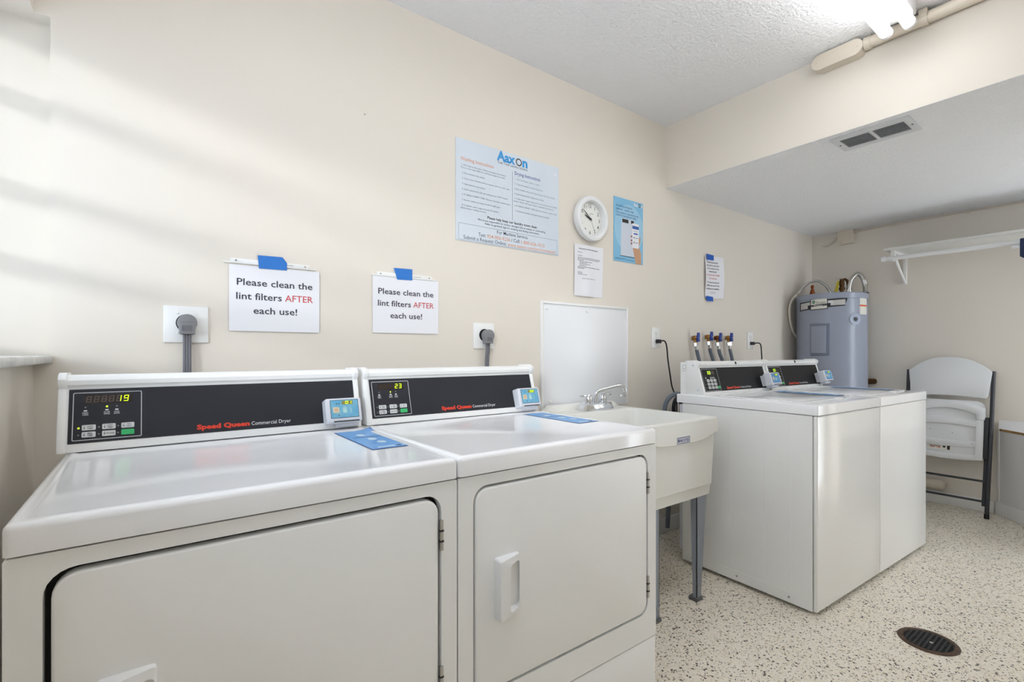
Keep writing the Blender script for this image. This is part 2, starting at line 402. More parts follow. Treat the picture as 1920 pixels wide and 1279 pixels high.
def sticker(parent, x0, y0, x1, y1, z, curl=.008):
    def wp(q):
        k = max(0, (q.y - (y1 - .06)) / .06) * max(0, (q.x - (x1 - .05)) / .05)
        return (q.x, q.y, z + q.z + curl * k * k)
    def grid(b, ax, ay, bx, by, zz, n=8, m=14):
        v = [(ax + (bx - ax) * i / n, ay + (by - ay) * j / m, zz) for j in range(m + 1) for i in range(n + 1)]
        b.add(v, [[j * (n + 1) + i, j * (n + 1) + i + 1, (j + 1) * (n + 1) + i + 1, (j + 1) * (n + 1) + i] for j in range(m) for i in range(n)])
    s = FMB(warp=wp); grid(s, x0, y0, x1, y1, .0006); st = s.obj('instruction_sticker', STICKB, parent)
    s = FMB(warp=wp); grid(s, x0 + .003, y0 + .003, x1 - .003, y1 - .003, .0009); s.obj('sticker_print', STICK, st)
    W = x1 - x0; L = y1 - y0
    for cx, cy in ((.45, .72), (.5, .47), (.55, .3)): FMB(warp=wp).add([(x0 + W * cx + .011 * math.cos(a), y0 + L * cy + .016 * math.sin(a), .0012) for a in [2 * math.pi * i / 16 for i in range(16)]], [list(range(16))]).obj('pictogram', STICKL, st)
    for a_, b_, c_, d_ in ((.2, .05, .62, .09), (.8, .06, .94, .085)): FMB(warp=wp).quad(x0 + W * a_, y0 + L * b_, x0 + W * c_, y0 + L * d_, .0012).obj('logo_print', STICKL, st)
    for a_, b_, c_, d_ in ((.12, .585, .9, .60), (.67, .055, .77, .09)): FMB(warp=wp).quad(x0 + W * a_, y0 + L * b_, x0 + W * c_, y0 + L * d_, .0012).obj('printed_line', SLATEINK, st)
    return st

def console(parent, X0, X1, prof_dy, z0, panelm, P0, P1, inset=0):
    """sloped control console; prof_dy = y of its front foot; returns the frame on the sloping face"""
    y = prof_dy
    prof = [(y, z0), (y, z0 + .016), (y + .037, z0 + .142), (y + .035, z0 + .160), (y + .045, z0 + .170), (y + .105, z0 + .170), (y + .105, z0)]
    MP = frame((0, 0, 0), (0, 1, 0), (0, 0, 1))      # local (y,z) -> prism along +x
    c = MB(MP).prism(prof, X0 + .012, X1 - .012, 0).obj('console', ENAMEL, parent)
    # rounded rail along the top
    rail = [(y + .040, z0 + .142), (y + .030, z0 + .150), (y + .028, z0 + .160), (y + .034, z0 + .169), (y + .046, z0 + .173), (y + .06, z0 + .172), (y + .06, z0 + .142)]
    MB(MP).prism(rail, X0 + .010, X1 - .010, 0).obj('top_rail', ENAMEL, c)
    cap = [(y - .002, z0), (y - .002, z0 + .016), (y + .033, z0 + .142), (y + .024, z0 + .152), (y + .023, z0 + .163), (y + .031, z0 + .173), (y + .046, z0 + .178), (y + .108, z0 + .176), (y + .108, z0)]
    for a, e in ((X0, X0 + .0155), (X1 - .0155, X1)):
        MB(MP).prism(cap, a, e, .0025, 2, True).obj('end_cap', ENAMEL, c)
    F = frame((0, y, z0 + .016), (1, 0, 0), (0, .037, .126))
    MB(F).box(P0, P1, .003, .128, -.002, .0012).obj('control_panel', panelm, c)
    return c, F

def make_dryer(loc, cdx, shown, digits, label, gap, door_slack):
    t = thing('clothes_dryer', label, 'dryer', loc, (0, 0, 0), 'white front-loading dryers under the window wall')
    W = .683; H0, H1 = .318, .789; X0, X1 = .039, .645
    MF = frame((0, 0, 0), (1, 0, 0), (0, 0, 1))       # front face: x right, y up, z toward room
    MB().box(.004, W - .004, .022, .64, .015, .817).obj('cabinet', ENAMEL, t)
    # front frame with the door hole
    b = MB(MF); b.ring(rrect(.001, .2445, W - .001, .8135, .004, 6), rrect(X0, H0, X1, H1, .036, 6), -.024, 0)
    b.obj('front_frame', ENAMEL, t)
    MB(MF).box(X0 - .01, X1 + .01, H0 - .01, H1 + .01, -.0238, -.0205).obj('door_gap_shade', GAPSHADE, t)  # black backing painted as the shade around the door
    dr = MB(MF).prism(rrect(X0 + gap[0], H0 + .005, X1 - gap[1], H1 - gap[2], .032, 6), -.020, -.0005 + door_slack, .005, 3).obj('door', ENAMEL, t)
    # pull handle: a hollowed plate
    hx, hz = .094, .482; zf = door_slack
    h = MB(MF)
    o_ = rrect(hx, hz, hx + .070, hz + .138, .006, 4); i_ = rrect(hx + .030, hz + .013, hx + .067, hz + .122, .010, 4)
    n = len(o_); top = []
    def up(p): return .025 - .019 * max(0, (p[0] - hx - .026) / .044)
    v = [(p[0], p[1], zf - .001) for p in o_] + [(hx + .035 + (p[0] - hx - .035) * .95, hz + .069 + (p[1] - hz - .069) * .97, zf + up(p)) for p in o_] + [(p[0], p[1], zf + up(p)) for p in i_] + [(p[0] + .003, hz + .069 + (p[1] - hz - .069) * .94, zf + .001) for p in i_]
    f = []
    for L in range(3):
        for k in range(n): f.append([L * n + k, L * n + (k + 1) % n, (L + 1) * n + (k + 1) % n, (L + 1) * n + k])
    f.append([3 * n + k for k in range(n)]); h.add(v, f); h.obj('handle', PLASTIC, dr, 30)
    for za in (.670, .364):
        hg = MB(MF).box(X1 - .004, X1 + .0035, za, za + .064, -.004, .003, .0012).obj('hinge', STEEL, t)
        for q in (.018, .040): MB(MF).box(X1 - .0045, X1 + .004, za + q, za + q + .004, -.003, .0034).obj('hinge_knuckle', BLACK, hg)
    MB(MF).box(.001, W - .001, .018, .2405, -.022, -.001, .004).obj('lower_panel', ENAMEL, t)
    for fx in (.06, W - .06):
        for fy in (.06, .58): MB().cyl((fx, fy, 0), (fx, fy, .02), .016, 12).obj('foot', BLACK, t)
    # worktop with rounded lip and a slight inset field
    bm = bmesh.new(); bmesh.ops.create_cube(bm, size=1)
    for q in bm.verts: q.co = Vector((W / 2 + q.co.x * W, .335 + q.co.y * .678, .8385 + q.co.z * .043))
    topf = [f_ for f_ in bm.faces if f_.normal.z > .9]
    bot = [e for e in bm.edges if all(v_.co.z < .83 for v_ in e.verts)]
    bmesh.ops.bevel(bm, geom=[e for e in bm.edges if e not in bot], offset=.010, segments=4, profile=.5, affect='EDGES')
    topf = [f_ for f_ in bm.faces if f_.normal.z > .99 and f_.calc_area() > .1]
    r = bmesh.ops.inset_region(bm, faces=topf, thickness=.014, depth=0)
    r = bmesh.ops.inset_region(bm, faces=topf, thickness=.008, depth=-.0025)
    MB().from_bm(bm).obj('worktop', DECKM, t, 30)
    c, F = console(t, cdx, W + cdx, .556, .861, BLACKP, cdx + .019, cdx + .667)
    p0 = cdx + .019; z = .0016
    # control cluster
    FMB(F).outline(p0 + .007, .009, p0 + .132, .120, .0016, z).obj('panel_outline', GREYLINE, c)
    ox, oy = p0 + .007, .009
    FMB(F).quad(ox + .019, oy + .084, ox + .107, oy + .1045, z).obj('display_window', DISPBG, c)
    b = FMB(F); d = FMB(F)
    for i in range(6):
        xx = ox + .0225 + i * .0135; ch_ = shown[i] if i < len(shown) else ' '
        if shown[i] != ' ': d.seg7(shown[i], xx, oy + .087, .0088, .0145, z + .0006)
        if shown[i] != '8' and cdx < 0: b.seg7('8', xx, oy + .087, .0088, .0145, z + .0003)
    if b.v: b.obj('unlit_digits', DIGOFF, c)
    d.obj('lit_digits', DIGON, c)
    def led(x_, y_, lit): FMB(F).disc(x_, y_, .0020 if lit else .0016, z, 10).obj('indicator', LEDON if lit else LEDOFF, c)
    led(ox + .022, oy + .076, False); led(ox + .060, oy + .076, True); led(ox + .078, oy + .076, False)
    for (cx, L) in ((.022, ('INSERT', 'CARDS')), (.060, ('IN USE', 'DRYING')), (.078, ('COOL', 'DOWN'))):
        FMB(F).quad(ox + cx - .003, oy + .0665, ox + cx + .003, oy + .0695, z).obj('symbol_print', WHITEINK, c)
        for k, s_ in enumerate(L): FMB(F).text(s_, .0042, ox + cx, oy + .0615 - k * .0042, .0105, 'C', .01, z).obj('caption_print', WHITEINK, c)
    names = (('HIGH TEMP', 'LOW TEMP', 'NO HEAT'), ('MED TEMP', 'DELICATES', ''))
    for ry, row in ((.0225, 0), (.0065, 1)):
        for k, bx in enumerate((.0165, .052, .0865)):
            g = row == 1 and k == 2
            bt = MB(F).prism(rrect(ox + bx, oy + ry, ox + bx + .0245, oy + ry + .0125, .0022, 3), .0008, .0026, .0006, 1).obj('button', GREENB if g else BUTTON, c)
            if not g:
                w2 = names[row][k].split(); q = FMB(F); q.disc(ox + bx + .0045, oy + ry + .0045, .0012, .0029, 8).quad(ox + bx + .0041, oy + ry + .0045, ox + bx + .0049, oy + ry + .010, .0029)
                if len(w2) == 2: q.text(w2[0], .0042, ox + bx + .0145, oy + ry + .0072, None, 'C', .01, .0029).text(w2[1], .0042, ox + bx + .0145, oy + ry + .0025, None, 'C', .01, .0029)
                else: q.text(w2[0], .0042, ox + bx + .0145, oy + ry + .0048, .0155, 'C', .01, .0029)
                q.obj('button_print', INK, bt)
            lit = cdx < 0 and row == 0 and k == 0
            led(ox + bx - .0055, oy + ry + .006, lit)
    FMB(F).text('Speed Queen', .0165, p0 + .243, .0135, .119, 'L', .05, z).obj('red_lettering', REDINK, c)
    FMB(F).text('Commercial Dryer', .0142, p0 + .3665, .0135, .098, 'L', 0, z).obj('white_lettering', WHITEINK, c)
    card_reader(c, F @ Matrix.Translation((p0 + .553, -.004, 0)), digits, SCRB)
    return t
dr1 = make_dryer((-.156, .902, 0), -.012, '    19', '01', 'white dryer nearest the window, its display showing 19', (.008, .006, .008), 0)
sticker(dr1, .570, .196, .674, .49, .858)
dr2 = make_dryer((.5285, .902, 0), .003, '    23', '02', 'white dryer beside the utility sink, its display showing 23', (.006, .005, .006), .001)
sticker(dr2, .570, .212, .674, .50, .858, 0)

# ================================================================== WASHERS
def make_washer(loc, label, label_side):
    t = thing('washing_machine', label, 'washing machine', loc, (0, 0, -2.517), 'white top-loading washers beside the sink')
    W = .6465
    MF = frame((0, 0, 0), (1, 0, 0), (0, 0, 1))
    MB().box(.0005, W - .0005, .0022, .628, .016, .823).obj('cabinet', ENAMEL, t)
    MB().box(.0015, W - .0015, -.016, .0006, .016, .823, .007, 3).obj('front_panel', GLOSSY, t)
    MB().box(.012, W - .012, .625, .655, .06, .815).obj('rear_panel', CARDBODY, t)
    for fx in (.05, W - .05):
        for fy in (.06, .58): MB().cyl((fx, fy, 0), (fx, fy, .018), .018, 12).obj('foot', BLACK, t)
    # embossed side panel (left side) with screws along the bottom
    ML = frame((0, 0, 0), (0, -1, 0), (0, 0, 1))      # left side: x = toward front (-y), y up, z = -x
    if label_side:
        e = MB(ML)
        for a_, b_ in ((-.53, -.36), (-.352, -.20), (-.192, -.09)): e.prism(rrect(a_, .075, b_, .80, .004, 2), -.002, .0006, .0005, 1)
        e.obj('embossed_side', ENAMEL, t)
        bs = MB(ML).prism(rrect(-.60, .018, -.075, .062, .003, 2), -.002, .0008, .0006, 1).obj('bottom_strip', ENAMEL, t)
        for q in (-.57, -.33, -.095): MB(ML).cyl((q, .04, 0), (q, .04, .003), .005, 10).obj('screw', STEEL, bs)
    # top
    bm = bmesh.new(); bmesh.ops.create_cube(bm, size=1)
    for q in bm.verts: q.co = Vector((W / 2 + q.co.x * (W - .001), .3245 + q.co.y * .685, .848 + q.co.z * .044))
    bot = [e for e in bm.edges if all(v_.co.z < .83 for v_ in e.verts)]
    bmesh.ops.bevel(bm, geom=[e for e in bm.edges if e not in bot], offset=.006, segments=3, profile=.5, affect='EDGES')
    MB().from_bm(bm).obj('top_deck', DECKM, t, 30)
    outer = rrect(.045, .055, .60, .475, .05, 6); inner = rrect(.057, .067, .588, .463, .042, 6)
    MB().ring(outer, inner, .868, .8745).obj('lid_rim', DECKM, t)
    ld = MB().prism(rrect(.058, .068, .587, .462, .041, 6), .866, .8722, .002, 2).obj('lid', DECKM, t)
    MB().prism(rrect(.335, .035, .385, .064, .008, 4), .868, .8785, .003, 2).obj('lid_tab', PLASTIC, ld)
    c, F = console(t, .012, W - .006, .514, .868, BLACKW, .031, W - .024)
    MB(frame((0, 0, 0), (0, 1, 0), (0, 0, 1))).prism([(.515, .868), (.553, 1.0), (.56, 1.033), (.62, 1.035), (.65, 1.035), (.65, .868)], .0122, .03, .001, 1).obj('console_side', ENAMEL, c)
    if label_side:
        b = MB(frame((.0122, 0, 0), (0, -1, 0), (0, 0, 1)))
        for q in ((-.575, 1.02), (-.545, .895)): b.cyl((q[0], q[1], -.001), (q[0], q[1], .003), .005, 10)
        b.obj('side_screw', CARDBODY, c)
        FMB(frame((.0118, 0, 0), (0, -1, 0), (0, 0, 1))).outline(-.636, .99, -.617, 1.022, .0012, .0004, .001).quad(-.632, 1.002, -.622, 1.004, .0004).obj('side_print', GREYINK, c)
    MB(F).cyl((W / 2 + .02, .148, 0), (W / 2 + .02, .148, .014), .0075, 12).obj('rail_screw', BLACK, c)
    z = .0016; p0 = .031
    FMB(F).outline(p0 + .004, .006, p0 + .138, .122, .0016, z).obj('panel_outline', GREYLINE, c)
    FMB(F).quad(p0 + .048, .091, p0 + .112, .111, z).obj('display_window', DISPBG, c)
    d = FMB(F); d.quad(p0 + .0485, .0915, p0 + .079, .1105, z + .0003); d.obj('lit_display', mat('lime_display', (96, 116, 16), .5, emit=.3), c)
    d = FMB(F); d.seg7('C', p0 + .052, .094, .010, .0145, z + .0006).seg7('0', p0 + .065, .094, .010, .0145, z + .0006); d.obj('lit_digits', DIGON, c)
    b = FMB(F)
    for i in range(2): b.seg7('8', p0 + .083 + i * .013, .094, .009, .0145, z + .0004)
    b.obj('unlit_digits', DIGOFF, c)
    for xx in (.028, .070, .084, .098):
        FMB(F).disc(p0 + xx, .085, .0016, z, 8).obj('indicator', LEDOFF, c); FMB(F).quad(p0 + xx - .004, .070, p0 + xx + .004, .0785, z).obj('caption_print', GREYLINE, c)
    for r_ in range(3):
        for k in range(3):
            xx = p0 + .032 + k * .029; yy = .016 + r_ * .0185
            bt = MB(F).prism(rrect(xx, yy, xx + .0215, yy + .0145, .0025, 3), .0008, .0028, .0006, 1).obj('button', BUTTON, c)
            FMB(F).quad(xx + .005, yy + .008, xx + .0165, yy + .0095, .0031).quad(xx + .007, yy + .0045, xx + .0145, yy + .006, .0031).obj('button_print', INK, bt)
        FMB(F).disc(p0 + .022, .0235 + r_ * .0185, .002, z, 10).obj('indicator', LEDOFF, c)
    MB(F).prism(rrect(p0 + .116, .016, p0 + .134, .0295, .0025, 3), .0008, .0028, .0006, 1).obj('start_button', GREENB, c)
    FMB(F).text('Speed Queen', .0165, p0 + .19, .012, .122, 'L', .05, z).obj('red_lettering', REDINK, c)
    FMB(F).text('Commercial Washer', .0142, p0 + .316, .012, .105, 'L', 0, z).obj('white_lettering', WHITEINK, c)
    Fr = F @ Matrix.Translation((W - .088, .004, .03))
    MB(Fr).box(.012, .092, .006, .066, -.034, -.002).obj('reader_neck', CARDBODY, c)
    card_reader(c, Fr, '00', SCRB2)
    return t
ph = R(-2.517); wx, wy = 2.185, .8555
w1 = make_washer((wx, wy, 0), 'white washing machine beside the sink, its bare side facing the sink', True)
w2 = make_washer((wx + .6475 * math.cos(ph), wy + .6475 * math.sin(ph), 0), 'white washing machine nearest the water heater', False)
sticker(w1, .515, .115, .60, .43, .8725, 0); sticker(w2, .515, .115, .60, .43, .8725, 0)

# ================================================================== UTILITY SINK
sk = thing('utility_sink', 'white plastic utility sink on grey metal legs between dryer and washer', 'sink', (1.49, 1.175, 0))
SW, SD = .53, .605
def rect_loop(x0, x1, y0, y1, z, r=.03, n=4): return [(p[0], p[1], z) for p in rrect(x0, y0, x1, y1, r, n)]
L = [rect_loop(.021, SW - .021, .026, SD - .07, .458, .010), rect_loop(.019, SW - .019, .022, SD - .06, .500, .010), rect_loop(.017, SW - .017, .018, SD - .05, .506, .010), rect_loop(.010, SW - .010, .009, SD - .01, .732, .010),
     rect_loop(0, SW, 0, SD, .736, .006), rect_loop(0, SW, 0, SD, .798, .005), rect_loop(.003, SW - .003, .003, SD - .003, .801, .004),
     rect_loop(.026, SW - .026, .024, .455, .801, .04), rect_loop(.030, SW - .030, .028, .450, .792, .05), rect_loop(.065, SW - .065, .065, .42, .49, .06)]
m_ = len(L[0]); vv = [p for l in L for p in l]; ff = [list(range(m_))[::-1], [(len(L) - 1) * m_ + k for k in range(m_)]]
for i in range(len(L) - 1):
    for k in range(m_): ff.append([i * m_ + k, i * m_ + (k + 1) % m_, (i + 1) * m_ + (k + 1) % m_, (i + 1) * m_ + k])
basin = MB().add(vv, ff).obj('basin', SINKM, sk, 30)
# front apron that dips toward the middle
MFk = frame((0, 0, 0), (1, 0, 0), (0, 0, 1))
MB(MFk).prism([(.001, .738), (.03, .734), (.11, .714), (.19, .708), (SW - .19, .708), (SW - .11, .714), (SW - .03, .734), (SW - .001, .738), (SW - .001, .797), (.001, .797)], -.02, .0015, .001, 1).obj('apron', SINKM, sk)
lb = MB(MFk).box(.222, .312, .711, .739, .0005, .0022).obj('maker_label', mat('pale_lilac_label', (206, 208, 224), .5), sk)
FMB(MFk).outline(.223, .712, .311, .738, .002, .0025, .001).obj('label_border', INK, lb)
FMB(MFk).disc(.234, .725, .007, .0026, 12).text('MUSTEE', .016, .244, .719, .062, 'L', .02, .0026).obj('label_print', mat('slate_blue_print', (92, 98, 130), .5), lb)
# raised back deck
MB(frame((0, 0, 0), (1, 0, 0), (0, 0, 1))).prism([(.0, .79), (SW - .012, .79), (SW - .012, .803), (SW - .05, .83), (.05, .83), (.012, .803), (.0, .803)], -SD, -(SD - .045), .006, 2).obj('back_ledge', SINKM, sk)
MB().cyl((SW / 2, .25, .488), (SW / 2, .25, .4925), .035, 20).obj('drain', STEEL, sk)
MB().tube(spline([(SW / 2, .25, .462), (SW / 2, .25, .33), (SW / 2, .28, .26), (SW / 2, .35, .25), (SW / 2, .40, .31), (SW / 2, .46, .36), (SW / 2, SD + .005, .36)], 6), .02, 12).obj('drain_trap', TRIM, sk)
for sx_, sy_ in ((0, 0), (1, 0), (0, 1), (1, 1)):
    X = .155 if sx_ == 0 else SW - .111; Y = .034 if sy_ == 0 else SD - .085
    dx_ = -1 if sx_ == 0 else 1; dy_ = 1 if sy_ == 0 else -1
    b = MB(); th = .003
    def plate(axis):
        wt, wb = (.072, .032) if axis == 0 else (.032, .020)
        pts = [(0, .015), (wb, .015), (wt, .462), (0, .462)]
        v = []
        for o in (0, th):
            for u_, z_ in pts: v.append((X + dx_ * u_ + 0, Y + dy_ * o, z_) if axis == 0 else (X + dx_ * o, Y + dy_ * u_, z_))
        b.add(v, [[0, 1, 2, 3], [7, 6, 5, 4], [0, 4, 5, 1], [1, 5, 6, 2], [2, 6, 7, 3], [3, 7, 4, 0]])
    plate(0); plate(1)
    lg = b.obj('leg', LEGM, sk)
    cx_, cy_ = X + dx_ * .015, Y + dy_ * .015
    MB().box(cx_ - .023, cx_ + .023, cy_ - .021, cy_ + .021, 0, .015, .002).obj('foot', FOOTM, lg)
    MB().cyl((X + dx_ * .012, Y - (.003 if dy_ > 0 else -.003), .055), (X + dx_ * .012, Y, .055), .005, 8).obj('bolt', STEEL, lg)
# faucet
fa = MB(); fx0, fx1 = .190, .390; fy = SD - .095; fz = .801
bm = bmesh.new(); bmesh.ops.create_cube(bm, size=1)
for q in bm.verts:
    k = .78 if q.co.z > 0 else 1
    q.co = Vector(((fx0 + fx1) / 2 + q.co.x * .2 * (.88 if q.co.z > 0 else 1), fy + q.co.y * .066 * k, fz + .018 + q.co.z * .036))
bmesh.ops.bevel(bm, geom=bm.edges[:], offset=.004, segments=2, profile=.5, affect='EDGES')
fa.from_bm(bm); fau = fa.obj('faucet', CHROME, sk); fau['label'] = 'chrome two-handle faucet'
fc = (fx0 + fx1) / 2
MB().cyl((fc, fy, fz + .03), (fc, fy, fz + .056), .015, 16).obj('spout_nut', CHROME, fau)
sp = spline([(fc, fy, fz + .04), (fc, fy, fz + .075), (fc + .012, fy - .008, fz + .093), (fc + .06, fy - .035, fz + .108), (fc + .105, fy - .06, fz + .118), (fc + .128, fy - .073, fz + .104), (fc + .133, fy - .076, fz + .078)], 6)
MB().tube(sp, .0098, 14).cyl((fc + .133, fy - .076, fz + .084), (fc + .1335, fy - .0765, fz + .064), .0125, 16).obj('spout', CHROME, fau)
for sgn in (-1, 1):
    hx = fc + sgn * .05
    k = MB(); k.lathe([(0, .036), (.017, .036), (.0185, .045), (.0165, .064), (.014, .078), (.010, .082), (0, .082)], (hx, fy, fz - .002), 18)
    k.box(min(hx, hx + sgn * .058), max(hx, hx + sgn * .058), fy - .006, fy + .006, fz + .068, fz + .077, .003)
    k.obj('handle', CHROME, fau)

# backsplash
sp_ = thing('splash_panel', 'plain white splash panel screwed to the wall behind the sink', 'panel', (1.51, D, .80), BW)
MB().box(0, .634, 0, .537, 0, .006, .001).obj('board', mat('glossy_white_board', (240, 241, 243), .3), sp_)
for a_ in ((0, .012, 0, .537), (.622, .634, 0, .537), (.012, .622, .525, .537)): MB().box(*a_, .005, .012, .002).obj('edge_strip', PLATE, sp_)
for q in ((.035, .50), (.315, .50), (.60, .50), (.06, .045), (.58, .045)): MB().lathe([(0, .012), (.005, .011), (.008, .006)], (q[0], q[1], 0), 12).obj('screw_cap', PLATE, sp_)

# ================================================================== WALL SHEETS
def notice(x, z, wid, hgt, label, tape, tilt):
    t = thing('paper_notice', label, 'notice', (x, D, z), BW, 'lint filter notices above the dryers')
    MB().box(0, wid, 0, hgt, .0035, .0045).obj('sheet', PAPER, t)
    k = wid / .279
    FMB().text('Please clean the', .0315, .0215 * k, .150, .234 * k, 'L', .012, .005).obj('text_line', INK, t)
    FMB().text('lint filters', .0315, .0200 * k, .104, .136 * k, 'L', .012, .005).obj('text_line', INK, t)
    FMB().text('each use!', .0315, .070 * k, .058, .135 * k, 'L', .012, .005).obj('text_line', INK, t)
    FMB().text('AFTER', .0315, .166 * k, .104, .091 * k, 'L', .006, .005).obj('red_lettering', REDTXT, t)
    MB().prism(tape, .006, .0066).obj('tape', TAPE, t)
    return t
def strip(x0, x1, z, label):
    t = thing('mounting_strip', label, 'strip', (x0, D, z), BW, 'strips above the lint filter notices')
    L = x1 - x0
    MB().box(.02, L - .02, -.006, .008, 0, .0055, .0015).box(0, L, -.008, -.004, 0, .0048, .001).obj('bar', PLATE, t)
    for q in (.035, L - .035): MB().cyl((q, .001, .005), (q, .001, .007), .003, 10).obj('screw', STEEL, t)
    MB().box(L * .62, L * .74, .0005, .002, .0055, .0062).obj('wire_clip', STEEL, t)
strip(.186, .468, 1.3835, 'thin white strip above the lint notice nearest the window')
notice(.202, 1.156, .279, .215, 'lint filter notice nearest the window, beside the square outlet plate', [(.086, .209), (.172, .2105), (.172, .236), (.158, .254), (.082, .252)], 0)
strip(.672, .948, 1.388, 'thin white strip above the lint notice over the second dryer')
notice(.676, 1.162, .280, .217, 'lint filter notice over the second dryer, below and left of the large poster', [(.098, .210), (.162, .212), (.162, .256), (.084, .254)], 0)

# instruction poster
t = thing('instruction_poster', 'large pale blue washing and drying instruction poster', 'poster', (1.039, D, 1.567), BW)
MB().box(0, .588, 0, .437, .001, .003).obj('sheet', POSTERBG, t)
z = .0034
FMB().text('Aax', .060, .213, .391, .104, 'L', .04, z).obj('logo_lettering', LOGOBLUE, t); FMB().text('n', .060, .359, .391, .031, 'L', .04, z).obj('logo_lettering', LOGOBLUE, t)
b = FMB(); 
a = [(.338 + .0175 * math.cos(q), .4065 + .0175 * math.sin(q), z) for q in [2 * math.pi * i / 28 for i in range(28)]]; c_ = [(.338 + .0125 * math.cos(q), .4065 + .0125 * math.sin(q), z) for q in [2 * math.pi * i / 28 for i in range(28)]]
b.add(a + c_, [[i, (i + 1) % 28, 28 + (i + 1) % 28, 28 + i] for i in range(28)]); b.obj('logo_ring', BLACKINK, t)
FMB().text('Your Total Laundry Solution', .0165, .216, .376, .174, 'L', 0, z).obj('tagline', SLATEINK, t)
for a_ in (('Washing Instructions', .0225, .023, .345, .172), ('954-906-9256', .0235, .160, .029, .127), ('1-800-626-1012', .0235, .352, .029, .144), ('www.aaxon.com/servicerequest', .0225, .273, .008, .294)):
    FMB().text(*a_, 'L', .006, z).obj('orange_line', ORGINK, t)
FMB().text('Drying Instructions', .0225, .314, .344, .154, 'L', .01, z).obj('indigo_heading', PURINK, t)
for x_, y_, w_, s_ in ((.027, .323, .237, '1. Add soap or detergent. Follow packaging instructions.'), (.024, .311, .236, 'We are not responsible for clothing damaged by misuse.'), (.031, .288, .118, '2. Place clothes in the washer.'),
        (.031, .265, .255, '3. Close cover. Machine will not operate with the cover open.'), (.031, .2415, .118, '4. Select desired cycle setting.'), (.031, .219, .245, '5. Insert coins/card in the slot and push the START button.'),
        (.031, .196, .258, '6. IF USING A SMART CARD: Remove card after machine starts.'), (.029, .173, .203, '7. Remove clothes promptly at end of wash cycle.'), (.031, .150, .191, '8. Complete cycle is approximately 30 minutes'), (.024, .138, .132, '(depending on setting chosen).'),
        (.322, .3215, .144, '1. Do not dry latex rubber or plastic.'), (.314, .299, .171, '2. Clean lint screen to clean drying time.'), (.311, .276, .251, '3. Place clothes in dryer and close the door. Do not overload.'), (.311, .253, .179, '4. Select desired dryer temperature setting.'),
        (.314, .2315, .264, '5. Close door. Insert coins/card in slot and push the START'), (.308, .2185, .245, 'button. Dryer will stop if door is opened during cycle.'), (.314, .198, .262, '6. IF USING A SMART CARD: Remove card after machine starts.'), (.316, .174, .21, '7. Remove clothes and garments promptly.')):
    FMB().text(s_, .0105, x_, y_, w_, 'L', -.004, z).obj('fine_print', GREYINK, t)
FMB().text('Please help keep our laundry room clean.', .0175, .162, .114, .288, 'L', .014, z).obj('bold_line', BLACKINK, t)
for a_ in (("We're not responsible for clothes damaged due to misuse or overloading.", .0135, .110, .0995, .391), ('Refer to garment tags for washing and drying instructions.', .0135, .149, .086, .314),
        ('For Machine Service:', .0225, .214, .055, .178), ('Text:', .0235, .115, .030, .038), ('/ Call:', .0235, .294, .030, .051), ('Submit a Request Online:', .0225, .038, .009, .228)):
    FMB().text(*a_, 'L', .002, z).obj('dark_line', SLATEINK, t)
FMB().outline(.013, .004, .577, .075, .0012, z, .001).quad(.2985, .130, .3, .357, z).obj('rules', GREYINK, t)
MB().box(.558, .572, .395, .402, .003, .0036).obj('blank_patch', PAPER, t)

# app poster
t = thing('app_poster', 'small sky blue poster with a phone in a hand, right of the clock', 'poster', (2.033, D, 1.592), BW)
MB().box(0, .25, 0, .354, .001, .003).obj('sheet', POST2BG, t)
FMB().add([(min(max(.13 + .125 * math.cos(a), .0), .25), .19 + .135 * math.sin(a), z - .0002) for a in [2 * math.pi * i / 36 for i in range(36)]], [list(range(36))]).obj('pale_disc', POST2B, t)
FMB().text('Aax', .03, .166, .327, .042, 'L', .02, z).obj('logo_lettering', WHITEINK, t); FMB().text('n', .03, .231, .327, .014, 'L', .02, z).obj('logo_lettering', WHITEINK, t)
b = FMB(); a = circ(.2195, .337, .0105, 20); c_ = circ(.2195, .337, .0065, 20)
b.add([(p[0], p[1], z) for p in a + c_], [[i, (i + 1) % 20, 20 + (i + 1) % 20, 20 + i] for i in range(20)]); b.obj('logo_ring', BLACKINK, t)
for a_ in (('Something exciting has', .0165, .019, .303, .135), ('happened...', .0165, .019, .285, .06), ('laundry is easy', .0165, .09, .285, .078), ('Your machine is connected from the', .0165, .019, .266, .192), ('comfort of your phone or tablet.', .0165, .018, .251, .175), ('Call 800-826-1012 / visit aaxon.com', .0125, .008, .011, .164)):
    FMB().text(*a_, 'L', .01, z).obj('navy_line', BLUEINK, t)
FMB().poly([(.056, .033, z), (.178, .037, z), (.168, .215, z), (.062, .215, z)]).quad(.066, .214, .172, .244, z).obj('pictured_washer', mat('pale_grey_print', (214, 220, 232), .5), t)
FMB().quad(.07, .220, .122, .240, z + .0003).quad(.144, .223, .169, .240, z + .0003).quad(.052, .031, .178, .0345, z + .0002).obj('pictured_console', BLACKINK, t)
FMB().poly([(.158, .09, z + .0004), (.185, 0.0, z + .0004), (.232, 0.0, z + .0004), (.233, .06, z + .0004), (.214, .10, z + .0004), (.226, .13, z + .0004), (.226, .156, z + .0004), (.219, .156, z + .0004), (.19, .11, z + .0004)]).obj('pictured_hand', SKIN, t)
b = FMB()
for yy in (.152, .129, .112): b.poly([(x, y, z + .0004) for x, y in rrect(.142, yy - .006, .16, yy + .005, .004, 3)])
b.obj('pictured_fingers', mat('brown_skin_print', (150, 92, 72), .6), t)
FMB().poly([(x, y, z + .0006) for x, y in rrect(.154, .088, .212, .228, .006, 3)]).obj('pictured_phone', PAPER, t)
